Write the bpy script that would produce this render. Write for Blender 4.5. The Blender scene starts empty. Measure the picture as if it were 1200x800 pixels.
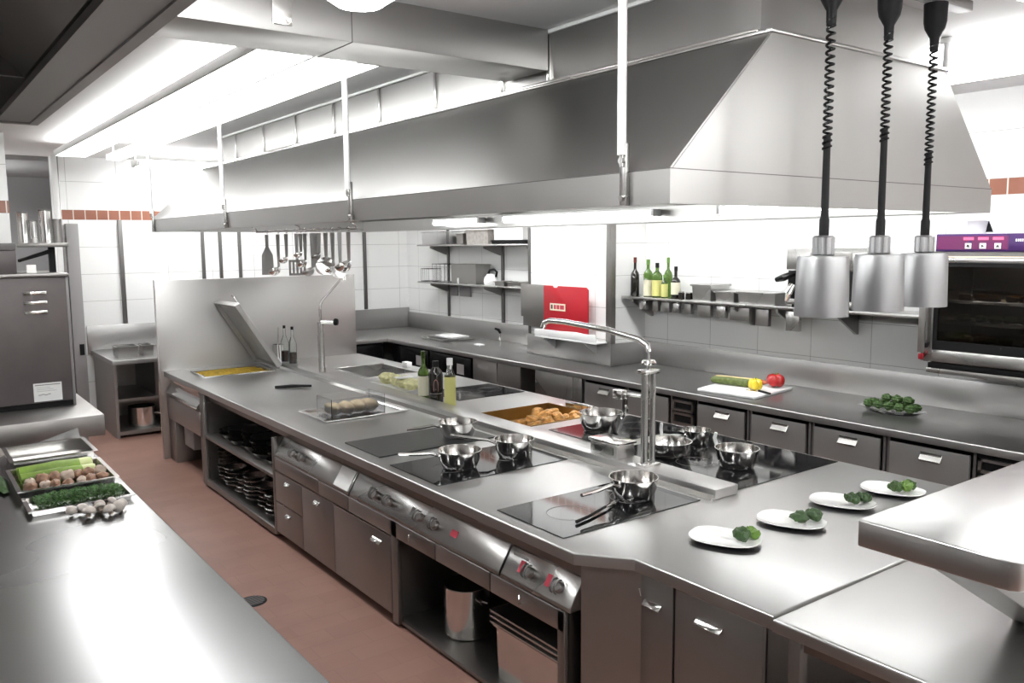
import bpy, bmesh, math, random
from mathutils import Vector, Matrix, Euler
R = math.radians
scene = bpy.context.scene
COL = scene.collection

# ------------------------------------------------------------------ materials
def new_mat(name):
    m = bpy.data.materials.new(name)
    m.use_nodes = True
    nt = m.node_tree
    return m, nt, nt.nodes['Principled BSDF']

def mat(name, col, rough=.5, metal=0., trans=0., ior=1.45, emit=None, estr=0., spec=.5, noise=0., nscale=8., bump=0., bscale=30., coat=0., alpha=1.):
    m, nt, p = new_mat(name)
    p.inputs['Base Color'].default_value = (*col, 1)
    p.inputs['Roughness'].default_value = rough
    p.inputs['Metallic'].default_value = metal
    p.inputs['Transmission Weight'].default_value = trans
    p.inputs['IOR'].default_value = ior
    p.inputs['Specular IOR Level'].default_value = spec
    p.inputs['Coat Weight'].default_value = coat
    p.inputs['Alpha'].default_value = alpha
    if emit:
        p.inputs['Emission Color'].default_value = (*emit, 1)
        p.inputs['Emission Strength'].default_value = estr
    if noise or bump:
        tc = nt.nodes.new('ShaderNodeTexCoord')
    if noise:
        n = nt.nodes.new('ShaderNodeTexNoise'); n.inputs['Scale'].default_value = nscale; n.inputs['Detail'].default_value = 4
        nt.links.new(tc.outputs['Object'], n.inputs['Vector'])
        r = nt.nodes.new('ShaderNodeValToRGB')
        r.color_ramp.elements[0].position = .3; r.color_ramp.elements[1].position = .7
        r.color_ramp.elements[0].color = (*[max(0, c * (1 - noise)) for c in col], 1)
        r.color_ramp.elements[1].color = (*[min(1, c * (1 + noise)) for c in col], 1)
        nt.links.new(n.outputs['Fac'], r.inputs['Fac']); nt.links.new(r.outputs['Color'], p.inputs['Base Color'])
    if bump:
        n2 = nt.nodes.new('ShaderNodeTexNoise'); n2.inputs['Scale'].default_value = bscale; n2.inputs['Detail'].default_value = 3
        nt.links.new(tc.outputs['Object'], n2.inputs['Vector'])
        b = nt.nodes.new('ShaderNodeBump'); b.inputs['Strength'].default_value = bump; b.inputs['Distance'].default_value = .01
        nt.links.new(n2.outputs['Fac'], b.inputs['Height']); nt.links.new(b.outputs['Normal'], p.inputs['Normal'])
    return m

def steel(name, col=(.5, .495, .485), r0=.24, r1=.31, stretch=(1, 40, 40), bump=.012):
    """brushed stainless: roughness wanders slowly, a very fine stretched grain bends the reflections"""
    m, nt, p = new_mat(name)
    p.inputs['Base Color'].default_value = (*col, 1)
    p.inputs['Metallic'].default_value = 1
    tc = nt.nodes.new('ShaderNodeTexCoord')
    n = nt.nodes.new('ShaderNodeTexNoise'); n.inputs['Scale'].default_value = 1.1; n.inputs['Detail'].default_value = 1
    nt.links.new(tc.outputs['Object'], n.inputs['Vector'])
    mr = nt.nodes.new('ShaderNodeMapRange')
    mr.inputs['From Min'].default_value = .3; mr.inputs['From Max'].default_value = .7
    mr.inputs['To Min'].default_value = r0; mr.inputs['To Max'].default_value = r1
    nt.links.new(n.outputs['Fac'], mr.inputs['Value']); nt.links.new(mr.outputs['Result'], p.inputs['Roughness'])
    if bump:
        mp = nt.nodes.new('ShaderNodeMapping'); mp.inputs['Scale'].default_value = stretch
        nt.links.new(tc.outputs['Object'], mp.inputs['Vector'])
        g = nt.nodes.new('ShaderNodeTexNoise'); g.inputs['Scale'].default_value = 8; g.inputs['Detail'].default_value = 2
        nt.links.new(mp.outputs['Vector'], g.inputs['Vector'])
        b = nt.nodes.new('ShaderNodeBump'); b.inputs['Strength'].default_value = bump; b.inputs['Distance'].default_value = .01
        nt.links.new(g.outputs['Fac'], b.inputs['Height']); nt.links.new(b.outputs['Normal'], p.inputs['Normal'])
    return m

def wall_tile(name, axis, w=.5425, off=.17, band=True):
    """large white wall tiles with thin grey joints and one course of small terracotta tiles"""
    m, nt, p = new_mat(name)
    N, L = nt.nodes.new, nt.links.new
    geo = N('ShaderNodeNewGeometry'); sep = N('ShaderNodeSeparateXYZ'); L(geo.outputs['Position'], sep.inputs[0])
    def math_(op, a, b=None, c=None):
        n = N('ShaderNodeMath'); n.operation = op
        for i, v in enumerate((a, b, c)):
            if v is None: continue
            if isinstance(v, (int, float)): n.inputs[i].default_value = v
            else: L(v, n.inputs[i])
        return n.outputs[0]
    u = sep.outputs[axis]; z = sep.outputs[2]
    def joint(x, size, offset, wide):
        f = math_('FRACT', math_('DIVIDE', math_('ADD', x, offset), size))
        d = math_('MINIMUM', f, math_('SUBTRACT', 1.0, f))
        return math_('LESS_THAN', math_('MULTIPLY', d, size), wide)
    ju = joint(u, w, off, .0022)
    # courses below the band (top at 2.42) and above it (bottom at 2.53)
    jz = joint(z, .32, 5 * .32 - 2.42 + .32, .0022)
    jz2 = joint(z, .327, 5 * .327 * 2 - 2.53, .0022)
    above = math_('GREATER_THAN', z, 2.475)
    jzz = math_('ADD', math_('MULTIPLY', jz, math_('SUBTRACT', 1.0, above)), math_('MULTIPLY', jz2, above))
    j = math_('MAXIMUM', ju, jzz)
    mixg = N('ShaderNodeMix'); mixg.data_type = 'RGBA'
    L(j, mixg.inputs['Factor'])
    mixg.inputs[6].default_value = (.86, .86, .85, 1); mixg.inputs[7].default_value = (.42, .42, .41, 1)
    out = mixg.outputs[2]
    if band:
        inb = math_('MULTIPLY', math_('GREATER_THAN', z, 2.42), math_('LESS_THAN', z, 2.53))
        jb = joint(u, .125, .07, .005)
        noi = N('ShaderNodeTexNoise'); noi.inputs['Scale'].default_value = 6; L(geo.outputs['Position'], noi.inputs['Vector'])
        rmp = N('ShaderNodeValToRGB'); L(noi.outputs['Fac'], rmp.inputs['Fac'])
        rmp.color_ramp.elements[0].color = (.24, .085, .05, 1); rmp.color_ramp.elements[1].color = (.36, .15, .1, 1)
        mb = N('ShaderNodeMix'); mb.data_type = 'RGBA'; L(jb, mb.inputs['Factor']); L(rmp.outputs['Color'], mb.inputs[6]); mb.inputs[7].default_value = (.7, .66, .6, 1)
        m2 = N('ShaderNodeMix'); m2.data_type = 'RGBA'; L(inb, m2.inputs['Factor']); L(out, m2.inputs[6]); L(mb.outputs[2], m2.inputs[7])
        out = m2.outputs[2]
    L(out, p.inputs['Base Color'])
    p.inputs['Roughness'].default_value = .28
    return m

def floor_mat():
    m, nt, p = new_mat('quarry_tile')
    N, L = nt.nodes.new, nt.links.new
    geo = N('ShaderNodeNewGeometry')
    mp = N('ShaderNodeMapping'); L(geo.outputs['Position'], mp.inputs['Vector'])
    br = N('ShaderNodeTexBrick'); L(mp.outputs['Vector'], br.inputs['Vector'])
    br.offset = .5; br.inputs['Scale'].default_value = 1
    br.inputs['Brick Width'].default_value = .3; br.inputs['Row Height'].default_value = .15
    br.inputs['Mortar Size'].default_value = .003
    br.inputs['Color1'].default_value = (.255, .14, .108, 1); br.inputs['Color2'].default_value = (.235, .125, .096, 1)
    br.inputs['Mortar'].default_value = (.22, .118, .09, 1)
    n = N('ShaderNodeTexNoise'); n.inputs['Scale'].default_value = 3.5; n.inputs['Detail'].default_value = 6; L(geo.outputs['Position'], n.inputs['Vector'])
    mr = N('ShaderNodeMapRange'); mr.inputs['To Min'].default_value = .8; mr.inputs['To Max'].default_value = 1.2; L(n.outputs['Fac'], mr.inputs['Value'])
    hs = N('ShaderNodeHueSaturation'); L(br.outputs['Color'], hs.inputs['Color']); L(mr.outputs['Result'], hs.inputs['Value'])
    L(hs.outputs['Color'], p.inputs['Base Color'])
    p.inputs['Roughness'].default_value = .5
    b = N('ShaderNodeBump'); b.inputs['Strength'].default_value = .15; b.inputs['Distance'].default_value = .004
    L(br.outputs['Fac'], b.inputs['Height']); b.invert = True; L(b.outputs['Normal'], p.inputs['Normal'])
    return m

M = dict(
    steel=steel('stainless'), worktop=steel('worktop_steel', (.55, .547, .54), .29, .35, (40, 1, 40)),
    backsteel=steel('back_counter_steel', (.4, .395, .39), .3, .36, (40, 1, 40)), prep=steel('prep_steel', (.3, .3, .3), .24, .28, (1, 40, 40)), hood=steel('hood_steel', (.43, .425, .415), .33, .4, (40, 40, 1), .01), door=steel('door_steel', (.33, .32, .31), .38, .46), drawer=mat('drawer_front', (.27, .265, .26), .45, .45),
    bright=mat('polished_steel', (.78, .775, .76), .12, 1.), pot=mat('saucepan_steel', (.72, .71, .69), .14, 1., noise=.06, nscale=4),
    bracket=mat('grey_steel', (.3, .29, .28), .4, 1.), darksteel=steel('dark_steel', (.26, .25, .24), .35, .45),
    track=mat('upright_metal', (.16, .155, .15), .45, .8), dkgrey=mat('dark_grey_enamel', (.115, .1, .1), .42, .3, noise=.05),
    greypaint=mat('grey_paint', (.16, .15, .15), .5), midgrey=mat('mid_grey_paint', (.3, .29, .29), .5),
    black=mat('black_rubber', (.005, .005, .0055), .55, spec=.25), blackgloss=mat('black_gloss', (.005, .005, .0055), .2, spec=.4),
    glass_black=mat('ceramic_hob_glass', (.008, .008, .009), .05, spec=.6), griddle=mat('griddle_iron', (.05, .05, .05), .32, .6, noise=.1, nscale=20),
    white=mat('white_paint', (.85, .85, .84), .6), ceil=mat('ceiling_paint', (.86, .86, .85), .7), ceramic=mat('white_porcelain', (.88, .88, .86), .12, coat=.4),
    plastic=mat('white_plastic', (.85, .85, .84), .35), paper=mat('white_paper', (.8, .8, .79), .8), red=mat('red_plastic', (.4, .01, .02), .4), capsule=mat('dark_red_foil', (.12, .02, .015), .4),
    redmark=mat('red_marking', (.5, .05, .08), .5), ink=mat('dark_ink', (.06, .05, .05), .6),
    clear=mat('clear_plastic', (.9, .9, .9), .06, trans=.95, ior=1.25), glass=mat('clear_glass', (.95, .97, .95), .02, trans=1., ior=1.4),
    green_glass=mat('green_glass', (.16, .3, .06), .05, trans=.85, ior=1.4), black_glass=mat('dark_wine_glass', (.012, .01, .008), .06, spec=.7),
    cream=mat('cream_label', (.75, .72, .55), .6), yellowoil=mat('oil_label', (.62, .6, .22), .4), pink=mat('pink_print', (.55, .25, .25), .6),
    diffuser=mat('lamp_diffuser', (.9, .9, .9), .5, emit=(.99, 1, 1), estr=7.), globe=mat('globe_lamp', (.9, .9, .9), .5, emit=(.99, 1, 1), estr=34.), softlamp=mat('soft_lamp', (.9, .9, .9), .5, emit=(.99, 1, 1), estr=3.), hoodlamp_added=mat('hood_lamp_added', (.9, .9, .9), .5, emit=(.99, 1, 1), estr=8.), hoodlamp=mat('hood_lamp', (.9, .9, .9), .5, emit=(.99, 1, 1), estr=5.),
    purple=mat('purple_panel', (.055, .02, .11), .3), violet=mat('violet_panel', (.13, .012, .085), .3), led=mat('pink_display', (.4, .05, .1), .4, emit=(.9, .12, .25), estr=.5),
    floor=floor_mat(), tile_x=wall_tile('wall_tile_side', 1), tile_y=wall_tile('wall_tile_end', 0, .5425, -.12 + .0),
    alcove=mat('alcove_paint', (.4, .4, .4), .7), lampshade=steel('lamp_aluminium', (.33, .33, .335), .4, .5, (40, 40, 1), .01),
    yellow=mat('yellow_polenta', (.72, .5, .07), .6, noise=.25, nscale=30, bump=.6, bscale=40), pepper_y=mat('yellow_pepper_skin', (.85, .62, .03), .2, coat=.4),
    pepper_r=mat('red_pepper_skin', (.45, .012, .012), .18, coat=.5), stemgreen=mat('stem_green', (.12, .25, .04), .5),
    zuc=mat('courgette_skin', (.1, .13, .03), .4, noise=.4, nscale=30), zuc_in=mat('courgette_flesh', (.72, .6, .3), .5),
    carrot=mat('carrot_skin', (.42, .12, .05), .5), herb=mat('herb_green', (.04, .11, .018), .6, noise=.5, nscale=60), spinach=mat('spinach_green', (.035, .075, .022), .45, noise=.4, nscale=40),
    lightgreen=mat('light_green_veg', (.13, .24, .04), .45, noise=.3, nscale=30), broc=mat('broccoli_green', (.04, .085, .018), .6, noise=.4, nscale=50),
    leek_g=mat('leek_green', (.15, .24, .03), .45, noise=.35, nscale=14), leek_w=mat('leek_white', (.5, .55, .25), .45), 
    shallot=mat('shallot_skin', (.3, .17, .11), .5, noise=.35, nscale=25), garlic=mat('garlic_skin', (.45, .36, .29), .55, noise=.2, nscale=30),
    mush=mat('mushroom_cap', (.5, .45, .41), .6, noise=.18, nscale=30), mush_s=mat('mushroom_stem', (.36, .29, .24), .7, noise=.3, nscale=30),
    fried=mat('fried_crust', (.55, .27, .07), .5, noise=.5, nscale=25, bump=.8, bscale=50), bread=mat('pale_bread', (.62, .5, .33), .6, noise=.25, nscale=12, bump=.3, bscale=30),
    asp=mat('pale_cabbage', (.68, .66, .36), .5, noise=.25, nscale=25), sauce=mat('brown_sauce', (.1, .035, .02), .25),
    brasspan=mat('oiled_steel', (.42, .27, .1), .28, .9, noise=.15, nscale=6), cloth=mat('grey_cloth', (.3, .28, .26), .8, noise=.2, nscale=20),
    panblack=mat('black_iron', (.22, .215, .21), .22, .9), foil=mat('crumpled_tin', (.55, .54, .53), .25, 1., bump=.8, bscale=25),
)

# ------------------------------------------------------------------ mesh helper
def frame(d):
    d = d.normalized(); a = Vector((0, 0, 1)) if abs(d.z) < .9 else Vector((1, 0, 0))
    x = d.cross(a).normalized(); return x, d.cross(x).normalized()

class MB:
    def __init__(s): s.v = []; s.f = []
    def add(s, v, f, mtx=None):
        b = len(s.v)
        s.v += [tuple((mtx @ Vector(p)) if mtx else p) for p in v]
        s.f += [tuple(b + i for i in q) for q in f]
        return s
    def addbm(s, bm, mtx=None):
        bm.verts.ensure_lookup_table(); bm.verts.index_update()
        s.add([v.co[:] for v in bm.verts], [[v.index for v in f.verts] for f in bm.faces], mtx); bm.free(); return s
    def prism(s, pts, axis, a0, a1, bev=0, seg=2, mtx=None):
        bm = bmesh.new()
        def P(u, w, a):
            return {'z': (u, w, a), 'y': (u, a, w), 'x': (a, u, w)}[axis]
        lo = [bm.verts.new(P(u, w, a0)) for u, w in pts]; hi = [bm.verts.new(P(u, w, a1)) for u, w in pts]
        n = len(pts)
        bm.faces.new(lo[::-1]); bm.faces.new(hi)
        for i in range(n): bm.faces.new((lo[i], lo[(i + 1) % n], hi[(i + 1) % n], hi[i]))
        bmesh.ops.recalc_face_normals(bm, faces=bm.faces)
        if bev: bmesh.ops.bevel(bm, geom=list(bm.edges), offset=bev, segments=seg, affect='EDGES', profile=.5)
        return s.addbm(bm, mtx)
    def box(s, x0, x1, y0, y1, z0, z1, bev=0, seg=2, mtx=None):
        x0, x1 = min(x0, x1), max(x0, x1); y0, y1 = min(y0, y1), max(y0, y1); z0, z1 = min(z0, z1), max(z0, z1)
        return s.prism([(x0, y0), (x1, y0), (x1, y1), (x0, y1)], 'z', z0, z1, bev, seg, mtx)
    def cyl(s, p0, p1, r0, r1=None, n=20, mtx=None):
        p0, p1 = Vector(p0), Vector(p1); r1 = r0 if r1 is None else r1
        x, y = frame(p1 - p0); v = []; f = []
        for p, r in ((p0, r0), (p1, r1)):
            v += [tuple(p + r * (math.cos(2 * math.pi * i / n) * x + math.sin(2 * math.pi * i / n) * y)) for i in range(n)]
        f = [(i, (i + 1) % n, n + (i + 1) % n, n + i) for i in range(n)] + [tuple(range(n))[::-1], tuple(range(n, 2 * n))]
        return s.add(v, f, mtx)
    def tube(s, pts, r, n=10, cap=True, mtx=None):
        pts = [Vector(p) for p in pts]; m = len(pts); rr = r if isinstance(r, (list, tuple)) else [r] * m
        v = []; f = []; x = None
        for i, p in enumerate(pts):
            d = (pts[min(i + 1, m - 1)] - pts[max(i - 1, 0)]).normalized()
            if x is None: x, _ = frame(d)
            x = (x - d * x.dot(d)).normalized(); y = d.cross(x)
            v += [tuple(p + rr[i] * (math.cos(2 * math.pi * k / n) * x + math.sin(2 * math.pi * k / n) * y)) for k in range(n)]
        for i in range(m - 1):
            f += [(i * n + k, i * n + (k + 1) % n, (i + 1) * n + (k + 1) % n, (i + 1) * n + k) for k in range(n)]
        if cap: f += [tuple(range(n))[::-1], tuple(range((m - 1) * n, m * n))]
        return s.add(v, f, mtx)
    def lathe(s, prof, c=(0, 0, 0), n=32, sx=1, sy=1, flute=0, mtx=None):
        """profile of (radius, height); zero radius closes to a point; several lobes with flute"""
        v = []; f = []; rows = []
        for r, z in prof:
            if r < 1e-6: rows.append([len(v)]); v.append((c[0], c[1], c[2] + z)); continue
            row = []
            for k in range(n):
                a = 2 * math.pi * k / n; q = r * (1 - (flute if k % 2 else 0))
                row.append(len(v)); v.append((c[0] + q * sx * math.cos(a), c[1] + q * sy * math.sin(a), c[2] + z))
            rows.append(row)
        for a, b in zip(rows, rows[1:]):
            for k in range(n):
                k2 = (k + 1) % n
                if len(a) == 1 and len(b) == 1: break
                if len(a) == 1: f.append((a[0], b[k2], b[k]))
                elif len(b) == 1: f.append((a[k], a[k2], b[0]))
                else: f.append((a[k], a[k2], b[k2], b[k]))
        return s.add(v, f, mtx)
    def blob(s, c, rad, seed=0, jit=.12, sub=2, rot=(0, 0, 0), freq=3.):
        bm = bmesh.new(); bmesh.ops.create_icosphere(bm, subdivisions=sub, radius=1)
        rnd = random.Random(seed); ph = [rnd.uniform(0, 6.28) for _ in range(6)]
        for v in bm.verts:
            p = v.co
            k = math.sin(p.x * freq + ph[0]) * math.sin(p.y * freq + ph[1]) + .6 * math.sin(p.z * freq * 1.7 + ph[2] + p.x * 2) + .5 * math.sin((p.x + p.y) * freq * 2 + ph[3])
            v.co = p * (1 + jit * k)
        mt = Matrix.Translation(c) @ Euler(rot).to_matrix().to_4x4() @ Matrix.Diagonal((*rad, 1))
        return s.addbm(bm, mt)
    def slab(s, outer, holes, z0, z1, bev=.006):
        bm = bmesh.new(); edges = []
        for loop in [outer] + holes:
            vs = [bm.verts.new((x, y, z1)) for x, y in loop]
            edges += [bm.edges.new((vs[i], vs[(i + 1) % len(vs)])) for i in range(len(vs))]
        bmesh.ops.triangle_fill(bm, use_beauty=True, use_dissolve=False, edges=edges)
        def inside(p, poly):
            c = False; j = len(poly) - 1
            for i in range(len(poly)):
                if (poly[i][1] > p[1]) != (poly[j][1] > p[1]) and p[0] < (poly[j][0] - poly[i][0]) * (p[1] - poly[i][1]) / (poly[j][1] - poly[i][1]) + poly[i][0]: c = not c
                j = i
            return c
        bad = [f for f in bm.faces if (lambda q: not inside(q, outer) or any(inside(q, h) for h in holes))(f.calc_center_median()[:2])]
        bmesh.ops.delete(bm, geom=bad, context='FACES_ONLY')
        for f in bm.faces:
            f.normal_update()
            if f.normal.z < 0: f.normal_flip()
        top = list(bm.faces)
        r = bmesh.ops.extrude_face_region(bm, geom=top, use_keep_orig=True)
        for e in r['geom']:
            if isinstance(e, bmesh.types.BMVert): e.co.z = z0
        bmesh.ops.recalc_face_normals(bm, faces=bm.faces)
        if bev:
            eds = [e for e in bm.edges if all(abs(v.co.z - z1) < 1e-5 for v in e.verts) and any(abs(f.normal.z) < .5 for f in e.link_faces)]
            bmesh.ops.bevel(bm, geom=eds, offset=bev, segments=3, affect='EDGES', profile=.5)
        return s.addbm(bm)
    def build(s, name, m, parent=None, ang=35, label=None):
        off = Vector(parent.matrix_basis.translation) if parent is not None else Vector()
        pp = parent.parent if parent is not None else None
        while pp is not None: off += Vector(pp.matrix_basis.translation); pp = pp.parent
        me = bpy.data.meshes.new(name)
        me.from_pydata([tuple(Vector(p) - off) for p in s.v], [], s.f)
        bm = bmesh.new(); bm.from_mesh(me); bmesh.ops.recalc_face_normals(bm, faces=bm.faces); bm.to_mesh(me); bm.free()
        me.polygons.foreach_set('use_smooth', [True] * len(me.polygons))
        me.set_sharp_from_angle(angle=R(ang))
        me.materials.append(M[m] if isinstance(m, str) else m)
        o = bpy.data.objects.new(name, me); COL.objects.link(o)
        if parent is not None: o.parent = parent
        if label: o['label'] = label
        return o

def tag(o, label, cat, group=None, kind=None):
    o['label'] = label; o['category'] = cat
    if group: o['group'] = group
    if kind: o['kind'] = kind
    return o
def thing(name, label, cat, loc=(0, 0, 0), group=None, kind=None):
    o = bpy.data.objects.new(name, None); o.empty_display_size = .1; COL.objects.link(o); o.location = loc
    return tag(o, label, cat, group, kind)
def dup(root, loc, rz=0., label=None, scale=None):
    r = root.copy(); COL.objects.link(r); r.location = loc; r.rotation_euler = (0, 0, rz)
    if label: r['label'] = label
    if scale: r.scale = (scale,) * 3
    for ch in list(root.children):
        c = ch.copy(); COL.objects.link(c); c.parent = r
        for g in list(ch.children):
            d = g.copy(); COL.objects.link(d); d.parent = c
    return r
def struct(name, mb, m, label, cat): return tag(mb.build(name, m), label, cat, kind='structure')
def rect(x0, x1, y0, y1): return [(x0, y0), (x1, y0), (x1, y1), (x0, y1)]

CZ = 3.14     # ceiling
WX = 6.23     # side wall with the shelves
FY = 11.0     # end wall

# ------------------------------------------------------------------ the room
struct('floor', MB().box(-2.6, WX + .1, -2.6, 14.1, -.1, 0), 'floor', 'red-brown quarry tile floor of the kitchen aisle', 'floor')
struct('ceiling', MB().box(-2.6, WX + .1, -2.6, 11.15, CZ, CZ + .1), 'ceil', 'plain white painted ceiling above the hoods', 'ceiling')
struct('wall_right', MB().box(WX, WX + .1, -2.6, 11.1, 0, CZ), 'tile_x', 'white tiled wall behind the long back counter and shelves', 'wall')
struct('wall_far', MB().box(1.66, WX, FY, FY + .1, 0, CZ), 'tile_y', 'white tiled end wall with terracotta tile band', 'wall')
struct('wall_left', MB().box(-2.6, -2.5, -2.6, 9, 0, CZ), 'tile_x', 'white tiled side wall behind the dark hood', 'wall')
struct('wall_stub', MB().box(-2.5, .95, 9.0, 9.12, 0, CZ), 'tile_y', 'white wall piece with terracotta band before the opening', 'wall')
struct('wall_near', MB().box(-2.5, WX, -2.6, -2.5, 0, CZ), 'tile_y', 'white tiled wall behind the photographer', 'wall')
struct('wall_pier', MB().box(5.75, WX - .001, 6.11, 7.42, 0, CZ), 'tile_x', 'white tiled pier standing out from the shelf wall', 'wall')
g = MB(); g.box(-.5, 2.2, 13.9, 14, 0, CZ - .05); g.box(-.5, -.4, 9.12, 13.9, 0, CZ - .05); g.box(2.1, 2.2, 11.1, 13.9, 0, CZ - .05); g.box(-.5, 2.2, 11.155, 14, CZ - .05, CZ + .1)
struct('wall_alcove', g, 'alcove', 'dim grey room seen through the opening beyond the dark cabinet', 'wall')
g = MB(); g.box(5.735, 5.75, 6.10, 6.17, 1.1, CZ, .003); g.box(5.735, 5.8, 6.095, 6.11, 1.1, CZ, .003)
struct('trim_1', g, 'bracket', 'grey steel guard on the near corner of the pier', 'corner guard')
struct('trim_2', MB().box(5.735, 5.75, 7.40, 7.435, 1.1, CZ, .003), 'track', 'thin dark strip on the far edge of the pier', 'corner guard')
struct('trim_3', MB().box(1.6, 1.66, 10.93, FY + .1, 0, CZ - .001, .004), 'white', 'white jamb edging the opening in the end wall', 'door jamb')
struct('trim_4', MB().box(1.662, 1.68, 10.985, FY - .0005, 0, CZ - .001, .002), 'bracket', 'narrow grey strip where the end wall tiles start', 'wall edge')

# ------------------------------------------------------------------ ceiling lights
def ceiling_light(label, x0, x1, y0, y1, z0, z1, housing='white', lip=.02, em='diffuser'):
    t = thing('ceiling_light', label, 'ceiling light', ((x0 + x1) / 2, (y0 + y1) / 2, z1))
    g = MB(); g.box(x0, x1, y0, y1, z0 + .012, z1, .004); g.build('housing', housing, t)
    MB().box(x0 + lip, x1 - lip, y0 + lip, y1 - lip, z0, z0 + .0115, .003).build('diffuser', em, t)
    return t
def strip_light(label, x0, x1, y0, y1, z0=2.98, z1=3.04, em='diffuser'):
    t = thing('strip_light', label, 'ceiling light', ((x0 + x1) / 2, (y0 + y1) / 2, CZ))
    MB().box(x0, x1, y0, y1, z0, z1, .012).build('opal_tube', em, t)
    along = (x1 - x0) > (y1 - y0)
    for q in (0, 1):
        if along: b = (x0 - .03, x0 - .0005, y0, y1) if q == 0 else (x1 + .0005, x1 + .03, y0, y1)
        else: b = (x0, x1, y0 - .03, y0 - .0005) if q == 0 else (x0, x1, y1 + .0005, y1 + .03)
        MB().box(*b, z0 - .004, z1 + .004, .004).build('end_cap', 'white', t)
        MB().cyl(((b[0] + b[1]) / 2, (b[2] + b[3]) / 2, z1 + .004), ((b[0] + b[1]) / 2, (b[2] + b[3]) / 2, CZ - .001), .008).build('stem', 'white', t)
    return t
t = thing('light_trough', 'long shallow light trough hung under the ceiling over the floor aisle', 'ceiling light', (1.57, 6.5, CZ))
g = MB(); g.box(1.42, 1.435, 3.66, 9.5, 3.0, 3.055, .002); g.box(1.705, 1.72, 3.66, 9.5, 3.0, 3.055, .002); g.box(1.435, 1.705, 3.66, 3.675, 3.0, 3.055); g.box(1.435, 1.705, 9.485, 9.5, 3.0, 3.055); g.box(1.435, 1.705, 3.675, 9.485, 3.02, 3.035); g.build('trough_body', 'white', t)
MB().box(1.437, 1.703, 3.68, 9.48, 3.004, 3.0195).build('lower_diffuser', 'softlamp', t)
MB().box(1.45, 1.69, 3.7, 9.46, 3.0355, 3.045).build('added_uplight', 'softlamp', t)  # upward glow added to brighten the ceiling
for y in (4.6, 6.5, 8.4): MB().cyl((1.57, y, 3.045), (1.57, y, CZ - .001), .008).build('stem', 'white', t)
strip_light('unseen opal strip light added low above the pass shelf', 1.3, 3.6, .3, .42, 2.42, 2.48, 'softlamp')  # lamp added out of frame to throw light up on the ceiling
strip_light('slim opal strip light added between light trough and big hood to brighten the ceiling', 1.84, 1.98, 3.7, 9.2, 2.96, 3.01, 'softlamp')  # extra lamp, put in to whiten the ceiling over the aisle
strip_light('opal strip light above the back counter aisle', 4.7, 4.9, 1.6, 9.6)
strip_light('opal strip light by the end wall beyond the big hood', 2.3, 3.9, 9.85, 10.12)
strip_light('hidden opal strip light added to brighten the dim room behind the opening', .2, .7, 11.5, 12.6, 2.7, 2.76)  # hidden lamp added to lift the grey room
strip_light('unseen opal strip light added behind the photographer above the pass', 1.2, 3.2, -1.5, -1.25)  # added lamp out of view, for ceiling and steel reflections
strip_light('unseen opal strip light added behind the photographer near the shelf wall', 3.9, 5.7, -.9, -.65)  # another added lamp out of view, brightens the near ceiling
strip_light('unseen opal strip light added in front of the dark hood beyond the prep counter', -1.6, -.3, 4.6, 4.8)  # added lamp outside the frame, fills the ceiling on this side
def globe_lamp(label, x, y, z, em='globe'):
    t = thing('round_ceiling_lamp', label, 'ceiling light', (x, y, CZ))
    MB().cyl((x, y, CZ - .001), (x, y, CZ - .05), .06, .05).build('lamp_base', 'white', t)
    MB().cyl((x, y, CZ - .051), (x, y, z + .102), .008).build('stem', 'white', t)
    MB().lathe([(0, -.1), (.06, -.085), (.12, -.045), (.14, 0), (.12, .05), (.06, .09), (0, .1)], (x, y, z)).build('globe', em, t)
globe_lamp('round white globe lamp hanging before the cross duct', 1.06, 2.1, 2.83)
globe_lamp('unseen round white globe lamp added above the pass shelf', 2.35, .95, 2.8, 'diffuser')  # second globe, added out of frame to light the dark ceiling
t = thing('smoke_detector', 'small round smoke detector on the white ceiling', 'smoke detector', (1.12, 4.9, CZ)); 
t.location = (.85, 4.9, CZ)
MB().lathe([(0, -.05), (.03, -.05), (.055, -.03), (.06, -.001), (0, -.001)], (.85, 4.9, CZ)).build('cover', 'white', t)
MB().cyl((.85, 4.9, CZ - .055), (.85, 4.9, CZ - .0505), .012).build('sensor', 'midgrey', t)

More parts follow.
